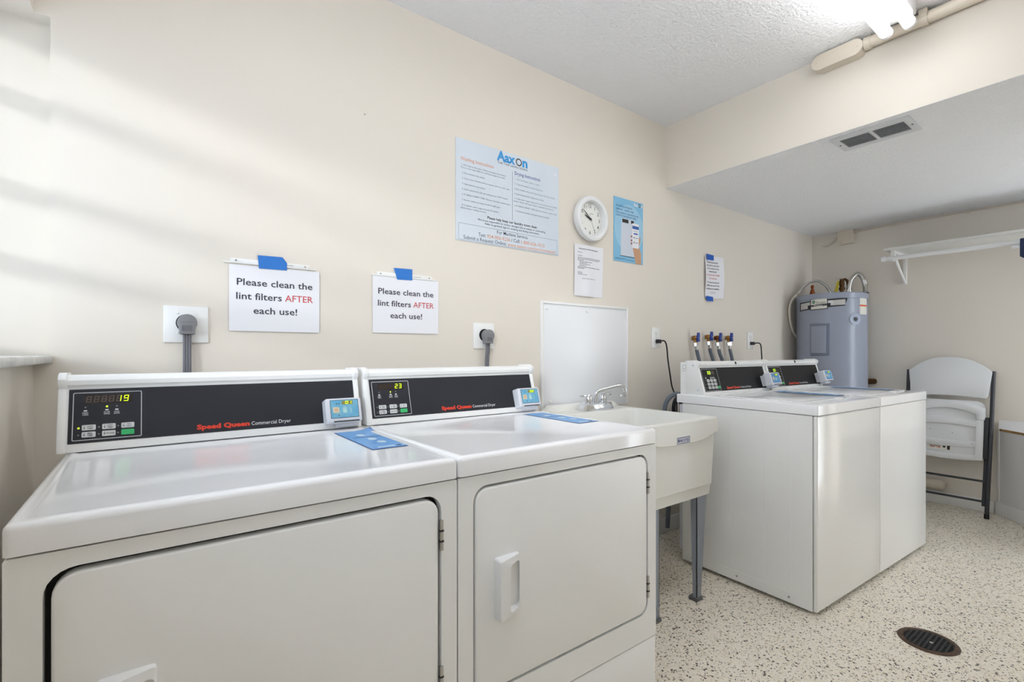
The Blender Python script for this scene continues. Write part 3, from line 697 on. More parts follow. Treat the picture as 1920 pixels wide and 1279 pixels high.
FMB().quad(.155, .196, .211, .214, z + .0009).quad(.166, .166, .202, .174, z + .0009).obj('phone_bar', mat('royal_blue_print', (54, 96, 176), .5), t)
FMB().disc(.17, .147, .005, z + .0009, 10).disc(.17, .120, .005, z + .0009, 10).quad(.18, .145, .206, .148, z + .0009).quad(.18, .118, .206, .121, z + .0009).quad(.16, .184, .205, .186, z + .0009).obj('phone_icons', GREYINK, t)

# letter below the clock
t = thing('typed_letter', 'white typed letter hanging on the wall below the clock', 'letter', (1.731, D, 1.378), BW)
def lw(q): return (q.x + .003 * math.sin(q.y * 9), q.y, q.z + .004 + .006 * math.sin(q.x / .213 * math.pi * 1.3) * (1 - q.y / .3) + .002 * math.cos(q.x * 60))
def sheet_grid(b, w_, h_, zz, n=14, m=14):
    v = [(w_ * i / n, h_ * j / m, zz) for j in range(m + 1) for i in range(n + 1)]
    b.add(v, [[j * (n + 1) + i, j * (n + 1) + i + 1, (j + 1) * (n + 1) + i + 1, (j + 1) * (n + 1) + i] for j in range(m) for i in range(n)])
b = FMB(warp=lw); sheet_grid(b, .213, .267, 0); b.obj('sheet', PAPER, t)
zt = .0008; LI = mat('soft_grey_ink', (120, 120, 126), .7)
def word_bars(x_, y_, w_, h_, rnd):
    b = FMB(warp=lw); x = x_
    while x < x_ + w_ - .002:
        l = min(rnd.uniform(.004, .013), x_ + w_ - x); b.quad(x, y_, x + l, y_ + h_, zt); x += l + .0022
    return b
rl = random.Random(3)
for y_, w_, x_, h_ in ((.243, .14, .032, .0042), (.225, .035, .022, .0026), (.208, .033, .022, .0026), (.197, .166, .022, .0028), (.190, .16, .022, .0028), (.1835, .045, .022, .0028), (.177, .09, .036, .0028), (.1705, .05, .036, .0028), (.164, .075, .036, .0028),
                       (.157, .045, .036, .0028), (.149, .166, .022, .0032), (.1425, .05, .022, .0032), (.1225, .034, .022, .0026), (.1165, .034, .022, .0026), (.1105, .064, .022, .0026), (.0905, .098, .054, .0024)):
    word_bars(x_, y_, w_, h_, rl).obj('typed_line', LI, t)

# taped note near the valves
t = thing('taped_note', 'curling white note held by dark blue tape above the water valves', 'note', (2.915, D, 1.447), BW)
def nw(q):
    k = q.x / .20
    return (q.x, q.y + .004 * k, .004 + q.z + (.030 * k * k + .012 * (1 - k) ** 2) * math.sin(min(max(q.y / .28, 0), 1) * math.pi) * .8 + .016 * k ** 3 * (abs(q.y / .28 - .5) * 2) ** 2)
b = FMB(warp=nw); sheet_grid(b, .20, .28, 0); b.obj('sheet', PAPER, t)
y_ = .232
for s_, w_ in (('Please observe the', .115), ('stop time for each user', .143), ('that is posted on the', .130), ('bulletin board.', .085)):
    FMB(warp=nw).text(s_, .0145, .084, y_, w_, 'C', .014, zt).obj('text_line', INK, t); y_ -= .0205
for s_, w_, y2 in (('You may use only the', .133, .099), ('OPEN time slots if the', .138, .078), ('machines are available.', .143, .057)): FMB(warp=nw).text(s_, .0145, .084, y2, w_, 'C', .014, zt).obj('text_line', INK, t)
for s_, y2 in (('Thank you', .040), ('Management', .031)): FMB(warp=nw).text(s_, .008, .092, y2, .06, 'C', 0, zt).obj('text_line', GREYINK, t)
for s_, y2, w_ in (('DO NOT GO OVER', .147, .14), ('your stop time.', .126, .09)): FMB(warp=nw).text(s_, .0145, .084, y2, w_, 'C', .008, zt).obj('red_line', REDTXT, t)
MB().prism([(.014, .250), (.092, .252), (.092, .286), (.008, .289)], .0135, .0142).obj('tape', TAPEDK, t)
MB().prism([(.012, -.022), (.09, -.020), (.086, .010), (.006, .012)], .0115, .0122).obj('tape', TAPEDK, t)

# wall clock
t = thing('wall_clock', 'round white wall clock reading nine to ten', 'clock', (1.838, D, 1.782), BW)
MB().lathe([(.108, 0), (.116, .012), (.118, .026), (.113, .038), (.102, .043), (.092, .040), (.087, .030), (.086, .012)], n=64).obj('rim', PLASTIC, t)
FMB().disc(0, 0, .0865, .0125, 48).obj('dial', CLOCKF, t)
b = FMB()
for h in range(1, 13):
    a = R(90 - 30 * h); b.text(str(h), .026, .069 * math.cos(a), .069 * math.sin(a) - .009, None, 'C', .004, .0132)
b.obj('numerals', INK, t)
b = FMB()
for m_i in range(60):
    a = R(6 * m_i); ca, sa = math.cos(a), math.sin(a); q = .0006
    b.add([(.0815 * ca - q * sa, .0815 * sa + q * ca, .0132), (.0815 * ca + q * sa, .0815 * sa - q * ca, .0132), (.0845 * ca + q * sa, .0845 * sa - q * ca, .0132), (.0845 * ca - q * sa, .0845 * sa + q * ca, .0132)], [[0, 1, 2, 3]])
b.obj('minute_track', GREYINK, t)
def hand(name, ang, L, wd, zz, m, tail=.012):
    a = R(90 - ang); Mh = frame((0, 0, zz), (math.cos(a), math.sin(a), 0), (-math.sin(a), math.cos(a), 0))
    MB(Mh).prism([(-tail, -wd * .6), (L * .6, -wd), (L, -wd * .25), (L, wd * .25), (L * .6, wd), (-tail, wd * .6)], 0, .001).obj(name, m, t)
hand('hour_hand', 294, .044, .0034, .016, BLACKINK); hand('minute_hand', 309, .070, .0022, .018, BLACKINK); hand('second_hand', 158, .07, .0006, .020, GREYINK, .03)
MB().cyl((0, 0, .0125), (0, 0, .022), .004, 12).obj('hub', BLACKINK, t)
FMB().quad(.004, .028, .022, .031, .0132).obj('dial_print', GREYINK, t)

# nail in the wall
MBn = MB(frame((.645, D, 1.982), (1, 0, 0), (0, 0, 1))); MBn.cyl((0, 0, -.002), (.001, .001, .012), .0016, 8).cyl((.001, .001, .012), (.001, .001, .0135), .004, 10)
tag(MBn.obj('wall_nail', STEEL), 'small nail left in the wall above the notices', 'nail')

# ================================================================== OUTLETS AND CORDS
def big_outlet(x, z, w_, h_, label):
    t = thing('dryer_outlet', label, 'outlet', (x, D, z), BW, 'dryer outlets on the long wall')
    MB().box(-w_ / 2, w_ / 2, -h_ / 2, h_ / 2, 0, .007, .003).obj('plate', PLATE, t)
    MB().cyl((0, .004, .006), (0, .004, .0085), .027, 28).obj('receptacle', BLACK, t)
    for q in ((-.022, .034), (.024, .034), (-.022, -.026), (.024, -.026)): MB().lathe([(0, .009), (.003, .0085), (.004, .006)], (q[0], q[1], 0), 10).obj('screw', PLATE, t)
def big_cord(dryer, x, z, bend, zend):
    dl = dryer.location; Mw = frame((x - dl.x, D - dl.y, z - dl.z), (1, 0, 0), (0, 0, 1))
    b = MB(Mw)
    for k in (-1, 0, 1): b.tube(spline([(k * .0066, -.022, .022), (k * .0066 + bend[0], -.06, .022), (k * .0066 + bend[1], -.12, .024), (k * .0066 + bend[1], zend - z, .03)], 5), .0044, 10)
    cd_ = b.obj('power_cord', GREYCORD, dryer); cd_['label'] = 'flat three-strand grey cord'
    pts = []
    for i in range(13):
        a = R(-35 + 250 * i / 12); pts.append((.0255 * math.cos(a), .006 + .026 * math.sin(a)))
    pts += [(-.018, -.029), (.018, -.029)]
    MB(Mw).prism(pts, .009, .040, .003, 2).obj('plug', GREYPLUG, cd_)
    for i in range(9): MB(Mw).box(-.0135 + i * .003, -.012 + i * .003, -.02, -.002, .0395, .0408).obj('grip_rib', GREYCORD, cd_)
    MB(Mw).box(-.018, .018, .007, .0085, .0395, .0408).obj('grip_rib', GREYCORD, cd_)
big_outlet(.088, 1.172, .115, .113, 'square white outlet plate on the wall nearest the window')
big_cord(dr1, .089, 1.170, (0, 0), .88)
big_outlet(1.182, 1.159, .110, .113, 'white outlet plate below the blue instruction poster')
big_cord(dr2, 1.190, 1.155, (.0, -.006), .88)
def small_outlet(x, z, label, w_=.078, h_=.122):
    t = thing('wall_outlet', label, 'outlet', (x, D, z), BW, 'slim outlets near the washers')
    MB().box(-w_ / 2, w_ / 2, -h_ / 2, h_ / 2, 0, .007, .003).obj('plate', PLATE, t)
    for yy in (.021, -.021):
        o = MB().prism(rrect(-.017, yy - .016, .017, yy + .016, .006, 3), .006, .0085, .001, 1).obj('socket', PLATE, t)
        FMB().quad(-.007, yy, -.005, yy + .008, .0088).quad(.005, yy, .007, yy + .008, .0088).disc(0, yy - .007, .0022, .0088, 8).obj('slots', BLACKINK, o)
    MB().cyl((0, 0, .007), (0, 0, .0085), .003, 8).obj('screw', STEEL, t)
small_outlet(2.401, 1.174, 'slim white outlet right of the splash panel')
small_outlet(3.505, 1.174, 'slim white outlet right of the water valves')
def black_cord(x, z, pts, label, loop=False):
    t = thing('black_cord', label, 'power cord', (x, D, z), BW, 'black washer cords')
    MB().prism([(-.011, -.012), (.011, -.012), (.013, 0), (.009, .011), (-.009, .011), (-.013, 0)], .009, .034, .003, 2).obj('plug', BLACK, t)
    MB().tube(spline(pts, 8), .0042, 10).obj('cord', BLACK, t)
    if loop:
        b = MB()
        for k in range(3):
            b.tube([(.125 + k * .004 + .038 * math.cos(a), -.40 + (.062 + k * .004) * math.sin(a), .055 + k * .006) for a in [2 * math.pi * i / 28 for i in range(29)]], .0042, 8)
        b.obj('coil', BLACK, t)
        MB().tube([(.117, -.335, .075), (.117, -.352, .078)], .009, 8).obj('cord_tie', BLACK, t)
black_cord(2.405, 1.153, [(0, 0, .03), (.015, .001, .05), (.03, -.03, .055), (.043, -.11, .055), (.064, -.20, .055), (.085, -.275, .055), (.118, -.34, .06), (.124, -.43, .06)], 'black cord hanging from the outlet beside the splash panel', True)
black_cord(3.508, 1.153, [(0, 0, .03), (.016, .002, .055), (.035, -.012, .062), (.05, -.06, .06), (.056, -.13, .06), (.056, -.28, .055)], 'black cord hanging from the outlet right of the valves')

# ================================================================== WATER VALVES AND HOSES
vx = (2.772, 2.922, 3.030, 3.168)
vl = ('first', 'second', 'third', 'fourth')
for i, x in enumerate(vx):
    zc = (1.178, 1.188, 1.183, 1.186)[i]
    t = thing('water_valve', 'brass water valve with blue lever, ' + vl[i] + ' of four from the sink', 'valve', (x, D, zc), BW, 'brass valves with blue levers')
    MB().cyl((0, 0, -.002), (0, 0, .010), .016, 18).obj('wall_flange', CHROME, t)
    MB().lathe([(0, .008), (.012, .008), (.0135, .014), (.0165, .018), (.0165, .034), (.012, .038), (.009, .044), (0, .044)], n=16).obj('body', COPPER if i == 2 else BRASS, t)
    MB().cyl((0, 0, .028), (0, -.030, .030), .0115, 14).obj('outlet_neck', BRASS, t)
    lv = MB().prism([(-.009, -.024), (.009, -.024), (.012, .0), (.009, .034), (-.006, .034), (-.012, .0)], .043, .056, .003, 2).obj('lever', BLUEH, t)
    MB().cyl((0, 0, .056), (0, 0, .059), .005, 8).obj('lever_screw', STEEL, lv)
    h = thing('washer_hose', 'grey braided hose below the ' + vl[i] + ' valve from the sink', 'hose', (x, D, zc), BW, 'grey braided washer hoses')
    MB().cyl((0, -.030, .030), (.001, -.052, .032), .0175, 8).obj('swivel_nut', CHROME, h)
    MB().cyl((.001, -.050, .032), (.005, -.078, .034), .0095, 14).obj('ferrule', STEEL, h)
    o = (.026, .034, .040, .026)[i]
    MB().tube(spline([(.004, -.074, .034), (.014, -.105, .036), (o, -.155, .040), (o + .008, -.23, .045), (o + .006, -.31, .05)], 7), .0115, 12).obj('braided_tube', BRAIDED, h)
# washer drain hose behind the sink
b = MB(); b.tube(spline([(2.52, 1.64, .80), (2.46, 1.67, .845), (2.40, 1.69, .83), (2.365, 1.70, .775), (2.37, 1.70, .68), (2.40, 1.70, .50), (2.43, 1.72, .25), (2.43, 1.73, .06)], 8), .013, 12)
tag(b.obj('drain_hose', BRAIDED), 'grey drain hose looping out behind the first washer', 'hose')

# ================================================================== WATER HEATER
HC = (4.279, 1.546); HR = .235; HT = 1.535
wh = thing('water_heater', 'grey-blue cylindrical water heater in the corner behind the washers', 'water heater', (HC[0], HC[1], 0), (0, 0, 199.86))
# local: +x points at the camera side, angle d>0 runs to the right as seen from the room
MB().lathe([(0, .05), (HR - .01, .05), (HR, .055), (HR, HT - .045)], n=64).obj('tank', TANK, wh)
MB().lathe([(HR, HT - .046), (HR + .0035, HT - .044), (HR + .0035, HT - .006), (HR - .004, HT), (0, HT)], n=64).obj('top_cap', TANK, wh)
for k in range(3): MB().cyl((.16 * math.cos(R(60 + 120 * k)), .16 * math.sin(R(60 + 120 * k)), 0), (.16 * math.cos(R(60 + 120 * k)), .16 * math.sin(R(60 + 120 * k)), .055), .02, 10).obj('foot', BLACK, wh)
def ang(u): return math.asin(max(-.999, min(.999, (u - 1560.5) / 67.5)))
def zv(v): return 1.085 + (661.5 - v) * .003967
def cylmap(off): return lambda q: ((HR + off + q.z) * math.cos(q.x / HR), (HR + off + q.z) * math.sin(q.x / HR), q.y)
def cstrip(name, m, s0, s1, zb0, zt0, zb1, zt1, off, parent, n=14):
    b = FMB(warp=cylmap(off)); v = []
    for i in range(n + 1):
        k = i / n; s_ = s0 + (s1 - s0) * k; v += [(s_, zb0 + (zb1 - zb0) * k, 0), (s_, zt0 + (zt1 - zt0) * k, 0)]
    b.add(v, [[2 * i, 2 * i + 2, 2 * i + 3, 2 * i + 1] for i in range(n)])
    return b.obj(name, m, parent)
S = lambda u: ang(u) * HR
lab = cstrip('maker_label', BLACKINK, S(1502), S(1525), zv(580), zv(563), zv(578), zv(562), .0006, wh)
cstrip('label_wing', BLACKINK, S(1551), S(1586), zv(576), zv(561), zv(574), zv(559), .0006, lab); cstrip('label_wing', BLACKINK, S(1585), S(1589.5), zv(574), zv(559), zv(562), zv(559), .0006, lab)
cstrip('label_field', SILVER, S(1504), S(1523), zv(577.5), zv(565.5), zv(576), zv(564), .0010, lab); cstrip('label_field', SILVER, S(1552), S(1586), zv(573), zv(563.5), zv(572), zv(562), .0010, lab)
cstrip('label_corner', BLACKINK, S(1518), S(1526), zv(577), zv(570), zv(577), zv(570), .0012, lab); cstrip('label_corner', BLACKINK, S(1550), S(1560), zv(575), zv(568), zv(575), zv(568), .0012, lab)
cstrip('label_plate', BLACKINK, S(1522.5), S(1555), zv(580), zv(558.5), zv(579), zv(557), .0016, lab); cstrip('label_plate', LABELW, S(1524), S(1553.5), zv(578.5), zv(560), zv(577.5), zv(558.5), .0019, lab)
cstrip('name_band', mat('dark_grey_band', (70, 72, 72), .5), S(1524), S(1553.5), zv(573.5), zv(570), zv(572.5), zv(568.5), .0022, lab)
zl = zv(568.3)
b = FMB(warp=cylmap(.0022)); b.text('Smith', .026, S(1534), zl, S(1551) - S(1534), 'L', .01); b.obj('label_lettering', mat('grey_lettering', (120, 124, 120), .5), lab)
b = FMB(warp=cylmap(.0022)); b.disc(S(1529), zv(564.5), .0125, 0, 18); b.obj('logo_disc', mat('dark_green_print', (44, 120, 84), .5), lab)
b = FMB(warp=cylmap(.0026)); b.text('AO', .014, S(1529), zv(565.7), .015, 'C', .02).text('ProLine', .0125, S(1530), zv(572.6), .055, 'L', .02); b.obj('logo_print', WHITEINK, lab)
wl = cstrip('warning_label', LABELW, S(1611.5), S(1624), zv(590), zv(557), zv(590), zv(557), .0008, wh)
cstrip('orange_band', ORANGE, S(1611.5), S(1624), zv(575), zv(572), zv(575), zv(572), .0012, wl)
b = FMB(warp=cylmap(.0012))
for k in range(6): b.quad(S(1613), zv(561 + k * 5 + (1 if k > 2 else 0)), S(1622), zv(560.3 + k * 5 + (1 if k > 2 else 0)))
b.obj('fine_print', GREYINK, wl)
# access panel
def cbox(name, m, s0, s1, zb, zt, o0, o1, parent, n=12):
    b = MB(warp=cylmap(0)); v = []
    for i in range(n + 1):
        s_ = s0 + (s1 - s0) * i / n; v += [(s_, zb, o0), (s_, zt, o0), (s_, zt - .004, o1), (s_, zb + .004, o1)]
    f = []
    for i in range(n):
        for k in range(4): f.append([4 * i + k, 4 * i + (k + 1) % 4, 4 * i + 4 + (k + 1) % 4, 4 * i + 4 + k])
    f += [[0, 1, 2, 3], [4 * n + 3, 4 * n + 2, 4 * n + 1, 4 * n]]
    return b.add(v, f).obj(name, m, parent)
ap = cbox('access_panel', TANKSHADE, S(1523.5), S(1558), zv(667.5), zv(606), -.002, .010, wh); cbox('panel_face', TANK, S(1527), S(1552.5), zv(663), zv(610), .008, .020, ap)
a_ = ang(1603); Mt = frame((HR * math.cos(a_), HR * math.sin(a_), zv(599)), (-math.sin(a_), math.cos(a_), 0), (0, 0, 1))
kk = MB(Mt).lathe([(.045, -.008), (.043, .004), (.020, .008), (.017, .006), (.014, -.004)], n=28).obj('port_ring', mat('pale_blue_grey_plastic', (176, 186, 204), .4), wh)
MB(Mt).lathe([(0, .004), (.013, .003), (.0145, -.006)], n=18).obj('port_plug', BLACK, kk)
# fittings on top; offset to the right as seen = local +y
def off(u): return (u - 1560) * .00413
def lat(name, prof, u, m, x=0): return MB().lathe(prof, (x, off(u), HT), 16).obj(name, m, wh)
lat('nipple', [(0, 0), (.012, 0), (.012, .014), (0, .014)], 1530, CHROME); lat('capped_fitting', [(.018, .006), (.018, .034), (.014, .036), (.014, .052), (.009, .056), (.009, .066), (.012, .07), (.012, .084), (.006, .09), (0, .09)], 1530, COPPER)
tp = lat('relief_valve', [(.013, 0), (.013, .035), (.02, .036), (.02, .056), (.015, .058), (.015, .072), (.018, .074), (.018, .104), (.013, .11), (.013, .122), (0, .124)], 1577, DARKBRASS)
for q in (-.007, .007): MB().cyl((0, off(1577) + q, HT), (0, off(1577) + q, HT + .036), .006, 10).obj('copper_stub', COPPER, tp)
MB().box(-.006, .006, off(1577) - .04, off(1577), HT + .126, HT + .131, .001).obj('test_lever', STEEL, tp)
MB().tube(spline([(0, off(1577), HT + .11), (-.004, off(1577) + .02, HT + .12), (-.004, off(1577) + .036, HT + .10), (0, off(1577) + .04, HT + .05), (0, off(1577) + .038, HT + .0)], 5), .009, 10).obj('discharge_elbow', DARKBRASS, tp)
MB(frame((0, 0, 0), (0, 1, 0), (0, 0, 1))).prism([(off(1565), HT + .008), (off(1571), HT + .03), (off(1573), HT + .10), (off(1571), HT + .115), (off(1568), HT + .085)], .014, .0155).obj('yellow_tag', YELLOW, tp)
lat('nipple', [(0, 0), (.014, 0), (.014, .02), (.017, .021), (.017, .04), (.013, .042), (.013, .056), (0, .056)], 1588, CHROME)
MB().tube(spline([(0, off(1588), HT + .05), (0, off(1589), HT + .08), (-.005, off(1593), HT + .125), (-.01, off(1601), HT + .155), (-.012, off(1608), HT + .13), (-.012, off(1611), HT + .085), (-.012, off(1612.5), HT + .06)], 8), .0155, 14).obj('flex_connector', STEEL, wh)
MB().cyl((-.012, off(1610.5), HT + .105), (-.012, off(1612.5), HT + .072), .0185, 14).obj('crimp_sleeve', mat('light_metal', (206, 206, 204), .3, metal=.8), wh)
b = MB()
for k in range(7): b.lathe([(.012, .008 + k * .009), (.0165, .012 + k * .009), (.012, .016 + k * .009)], (-.012, off(1612.5), HT), 14)
b.cyl((-.012, off(1612.5), HT), (-.012, off(1612.5), HT + .075), .0125, 14).obj('corrugated_pipe', STEEL, wh)
lat('grommet', [(0, 0), (.026, 0), (.024, .008), (.012, .010)], 1612.5, BLACK, -.012)
# electrical conduit arching to the wall
inv = Matrix.Translation((HC[0], HC[1], 0)) @ Matrix.Rotation(R(199.86), 4, 'Z'); li = inv.inverted()
cp = [(0, off(1561), HT), (0, off(1558.5), HT + .03), (0, off(1550), HT + .085), (0, off(1537), HT + .122), (0, off(1521), HT + .10), (0, off(1508), HT + .04)]
wp_ = [tuple(li @ Vector(p)) for p in ((4.125, 1.772, 1.50), (4.10, 1.778, 1.42), (4.115, 1.778, 1.34), (4.17, 1.780, 1.26), (4.26, 1.782, 1.20))]
sp2 = spline(cp + wp_, 8)
MB().tube(sp2[:44], .0085, 10).obj('metal_conduit', STEEL, wh); MB().tube(sp2[43:], .0088, 10).obj('white_conduit', mat('cream_cable_sheath', (226, 218, 202), .5), wh)
MB().cyl((0, off(1561), HT), (0, off(1561), HT + .012), .012, 12).obj('conduit_nut', STEEL, wh)
# drain elbow at the right
MB().tube([tuple(li @ Vector(p)) for p in ((4.46, 1.40, .86), (XF, 1.345, .86))], .022, 12).obj('side_outlet', DARKBRASS, wh)

# ================================================================== FOLDING CHAIR
lean = Vector((.15, 0, 1.04)).normalized()
Cf = thing('folding_chair', 'folded white plastic chair with charcoal tube frame leaning on the end wall', 'chair', (0, 0, 0))
MCh = frame((4.375, .892, 0), (0, -1, 0), tuple(lean))     # x right, y up the lean, z toward the room
def arc_top(w_, h0, h1, n=18): return [(w_ * math.cos(R(180 * i / n)), h0 + (h1 - h0) * math.sin(R(180 * i / n)) ** .8) for i in range(n + 1)]
bk = [( .222 , .965)] + [(.222 - .444 * i / 20, .965 + .10 * (1 - abs(1 - 2 * i / 20) ** 2.4)) for i in range(1, 20)] + [(-.222, .965), (-.206, .80), (-.19, .785)] + [(-.19 + .38 * i / 10, .783 + .012 * math.sin(math.pi * i / 10)) for i in range(1, 10)] + [(.19, .783), (.206, .80)]
MB(MCh).prism(bk, -.012, .012, .006, 2, True).obj('backrest', CHAIRW, Cf)
def recess_panel():
    out = rrect(-.195, .365, .195, .765, .05, 6)
    b = MB(MCh); b.prism(out, -.022, -.004, .004, 2, True); s_ = b.obj('seat', CHAIRW, Cf)
    def rib(pts, z0, z1, nm='seat_rib'): MB(MCh).prism(pts, z0, z1, .004, 2).obj(nm, CHAIRW, s_)
    edge = [(-.193, .64), (-.193, .72)] + [(-.193 + .386 * i / 12, .722 + .04 * math.sin(math.pi * i / 12)) for i in range(1, 12)] + [(.193, .72), (.193, .64), (.15, .64), (.148, .675)] + [(.148 - .296 * i / 10, .678 + .03 * math.sin(math.pi * i / 10)) for i in range(1, 10)] + [(-.148, .675), (-.15, .64)]
    rib(edge, -.006, .016)
    for y0, y1 in ((.585, .635), (.455, .495), (.368, .405)):
        rib([(-.17 + .34 * i / 10, y0 + (.012 if y0 > .5 else -.012) * math.sin(math.pi * i / 10)) for i in range(11)] + [(.17 - .34 * i / 10, y1 + (.014 if y0 > .5 else -.010) * math.sin(math.pi * i / 10)) for i in range(11)], -.006, .008)
    for sx in (-1, 1): rib([(sx * .148, .37), (sx * .188, .37), (sx * .190, .64), (sx * .150, .64)][::sx], -.006, .010)
    st = FMB(MCh); st.quad(-.10, .415, .03, .445, -.0025); l = st.obj('care_label', LABELW, s_)
    FMB(MCh).quad(.005, .416, .02, .444, -.0022).quad(-.018, .428, -.004, .440, -.0022).quad(-.09, .433, -.03, .437, -.0022).obj('label_print', BLACKINK, l)
    FMB(MCh).quad(-.085, .424, -.06, .430, -.0022).quad(-.05, .424, -.03, .430, -.0022).obj('label_red_print', REDTXT, l)
    for q in ((-.09, .55), (.03, .535), (.135, .475)): MB(MCh).cyl((q[0], q[1], -.01), (q[0], q[1], .0105 if q[1] < .5 else -.002), .004, 8).obj('rivet', STEEL, s_)
recess_panel()
for sx in (-1, 1):
    MB(MCh).tube([(sx * .214, .012, 0.004), (sx * .222, .5, .0), (sx * .226, .97, -.004)], .0115, 12).obj('front_leg', CHAIRD, Cf)
    MB(MCh).tube([(sx * .196, .075, -.018), (sx * .201, .40, -.02), (sx * .204, .66, -.024)], .0115, 12).obj('rear_leg', CHAIRD, Cf)
    MB(MCh).box(min(sx * .188, sx * .212), max(sx * .188, sx * .212), .385, .655, -.02, .012, .004).obj('side_bracket', mat('black_bracket', (36, 36, 40), .5), Cf)
    MB(MCh).cyl((sx * .214, .0, .004), (sx * .214, .03, .004), .0135, 12).obj('leg_tip', BLACK, Cf)
MB(MCh).tube([(-.2, .237, .0), (.2, .237, .0)], .0075, 10).obj('cross_bar', CHAIRD, Cf)
MB(MCh).tube([(-.2, .105, -.014), (.2, .105, -.014)], .0075, 10).obj('cross_bar', CHAIRD, Cf)

# ================================================================== SHELF ON THE END WALL
sh = thing('closet_shelf', 'white wall shelf with hanging rod on the end wall', 'shelf', (0, 0, 0))
MB().box(4.27, XF, -.2, 1.203, 1.824, 1.842, .002).obj('board', TRIM, sh)
rod = MB().tube([(4.262, 1.195, 1.762), (4.262, -.2, 1.762)], .0145, 16).obj('rod', PLASTIC, sh)
MB().cyl((4.262, 1.212, 1.762), (4.262, 1.185, 1.762), .018, 16).obj('rod_end_cap', PLASTIC, rod)
for yb in (1.152, .33):
    b = MB().box(XF - .012, XF, yb - .012, yb + .012, 1.60, 1.824, .002).box(4.29, XF, yb - .010, yb + .010, 1.80, 1.824, .002)
    br = b.obj('bracket', TRIM, sh)
    MB().tube([(XF - .01, yb, 1.615), (4.43, yb, 1.70), (4.30, yb, 1.80)], .010, 8).obj('brace', TRIM, br)
    MB().box(4.279, 4.292, yb - .012, yb + .012, 1.745, 1.824, .002).box(4.245, 4.285, yb - .012, yb + .012, 1.742, 1.749, .002).obj('rod_hook', TRIM, br)
MB().box(4.245, 4.275, .514, .548, 1.724, 1.746, .002).obj('rod_clip', PLASTIC, sh)
# cloth folded over the rod
pr = []
def cw(q): return (q.x + .004 * math.sin(q.y * 55) , q.y, q.z)
b = MB(warp=cw); prof = [(4.262 + .020 * math.cos(R(a)), 1.764 + .020 * math.sin(R(a))) for a in range(0, 181, 20)]
prof = [(4.284, 1.67), (4.283, 1.74)] + prof + [(4.240, 1.74), (4.236, 1.66)]
inn = [(4.280, 1.67), (4.279, 1.74)] + [(4.262 + .0155 * math.cos(R(a)), 1.764 + .0155 * math.sin(R(a))) for a in range(0, 181, 20)] + [(4.244, 1.74), (4.240, 1.66)]
loop = prof + inn[::-1]; ny_ = 10; v = []; f = []; m2 = len(loop)
for j in range(ny_ + 1):
    yy = .511 - .15 * j / ny_
    v += [(p[0], yy, p[1] + (.012 if (j == 0 and p[1] < 1.70) else 0)) for p in loop]
for j in range(ny_):
    for k in range(m2): f.append([j * m2 + k, j * m2 + (k + 1) % m2, (j + 1) * m2 + (k + 1) % m2, (j + 1) * m2 + k])
f += [list(range(m2)), [ny_ * m2 + k for k in range(m2)][::-1]]
tag(b.add(v, f).obj('hanging_cloth', NAVY), 'navy cloth folded over the white rod', 'cloth')

# junction box and cable on the end wall
jb = thing('junction_box', 'beige painted junction box under the low ceiling', 'box', (XF, 1.583, 1.972), FW)
MB().box(0, .105, 0, .106, 0, .045, .003).obj('housing', PIPEB, jb); MB().box(-.003, .108, -.003, .109, .045, .049, .0015).obj('cover', PIPEB, jb)
MB().cyl((.02, .012, .049), (.02, .012, .051), .004, 8).obj('cover_screw', STEEL, jb); MB().cyl((.105, .088, .02), (.125, .088, .02), .012, 12).obj('connector', PIPEB, jb)
MB().tube(spline([(-.002, .07, .02), (-.03, .055, .02), (-.06, .03, .015), (-.09, .012, .012), (-.125, .016, .008)], 6), .005, 8).obj('cable_stub', PIPEB, jb)
b = MB(); b.tube([(XF - .008, 1.455, 2.062), (XF - .007, 1.2, 2.066), (XF - .006, .7, 2.068), (XF - .006, -.3, 2.07)], .005, 8)
cb = tag(b.obj('ceiling_cable', PIPEB), 'thin painted cable stapled along the end wall ceiling line', 'cable')
for yy in (1.22, .80, .3): MB().box(XF - .016, XF, yy - .008, yy + .008, 2.055, 2.08, .002).obj('cable_clip', PIPEB, cb)
# insulated pipe low on the end wall
b = MB(); Pp = [(4.505, 1.37, .148), (4.505, .95, .148), (4.505, .925, .148), (4.505, .912, .148), (4.505, .906, .148)]
b.tube(Pp, [.036, .036, .033, .024, .008], 20)
tag(b.obj('drain_pipe', PIPEB, None), 'stubby beige capped pipe low behind the folded chair', 'pipe')

# ================================================================== CEILING ITEMS
cd = thing('surface_conduit', 'beige painted conduit run along the top of the beam', 'conduit', (0, 0, 0))
MB().tube([(XS - .027, .765, 2.418), (XS - .027, YB, 2.418)], .0235, 18).obj('pipe', PIPEB, cd)
for y_ in (.752, .562): MB().cyl((XS - .027, y_ - .012, 2.418), (XS - .027, y_ + .012, 2.418), .0265, 18).obj('coupling', PIPEB, cd)
MB().box(XS - .056, XS, .548, .576, 2.415, 2.447, .003).obj('pipe_strap', PIPEB, cd)
cbd = MB(frame((XS, .765, 2.41), (0, 1, 0), (0, 0, 1))).prism(rrect(0, -.032, .195, .032, .031, 8), -.052, 0, 0).obj('conduit_body', PIPEB, cd)
MBx = MB(frame((XS - .052, .765, 2.41), (0, -1, 0), (0, 0, 1))).prism(rrect(-.199, -.035, .003, .035, .034, 8), 0, .008, .003, 2).obj('conduit_cover', PIPEB, cbd)
for q in (-.178, -.018): MB(frame((XS - .06, .765, 2.41), (0, -1, 0), (0, 0, 1))).cyl((q, .0, 0), (q, 0, .002), .0045, 8).obj('cover_screw', PIPEB, cbd)

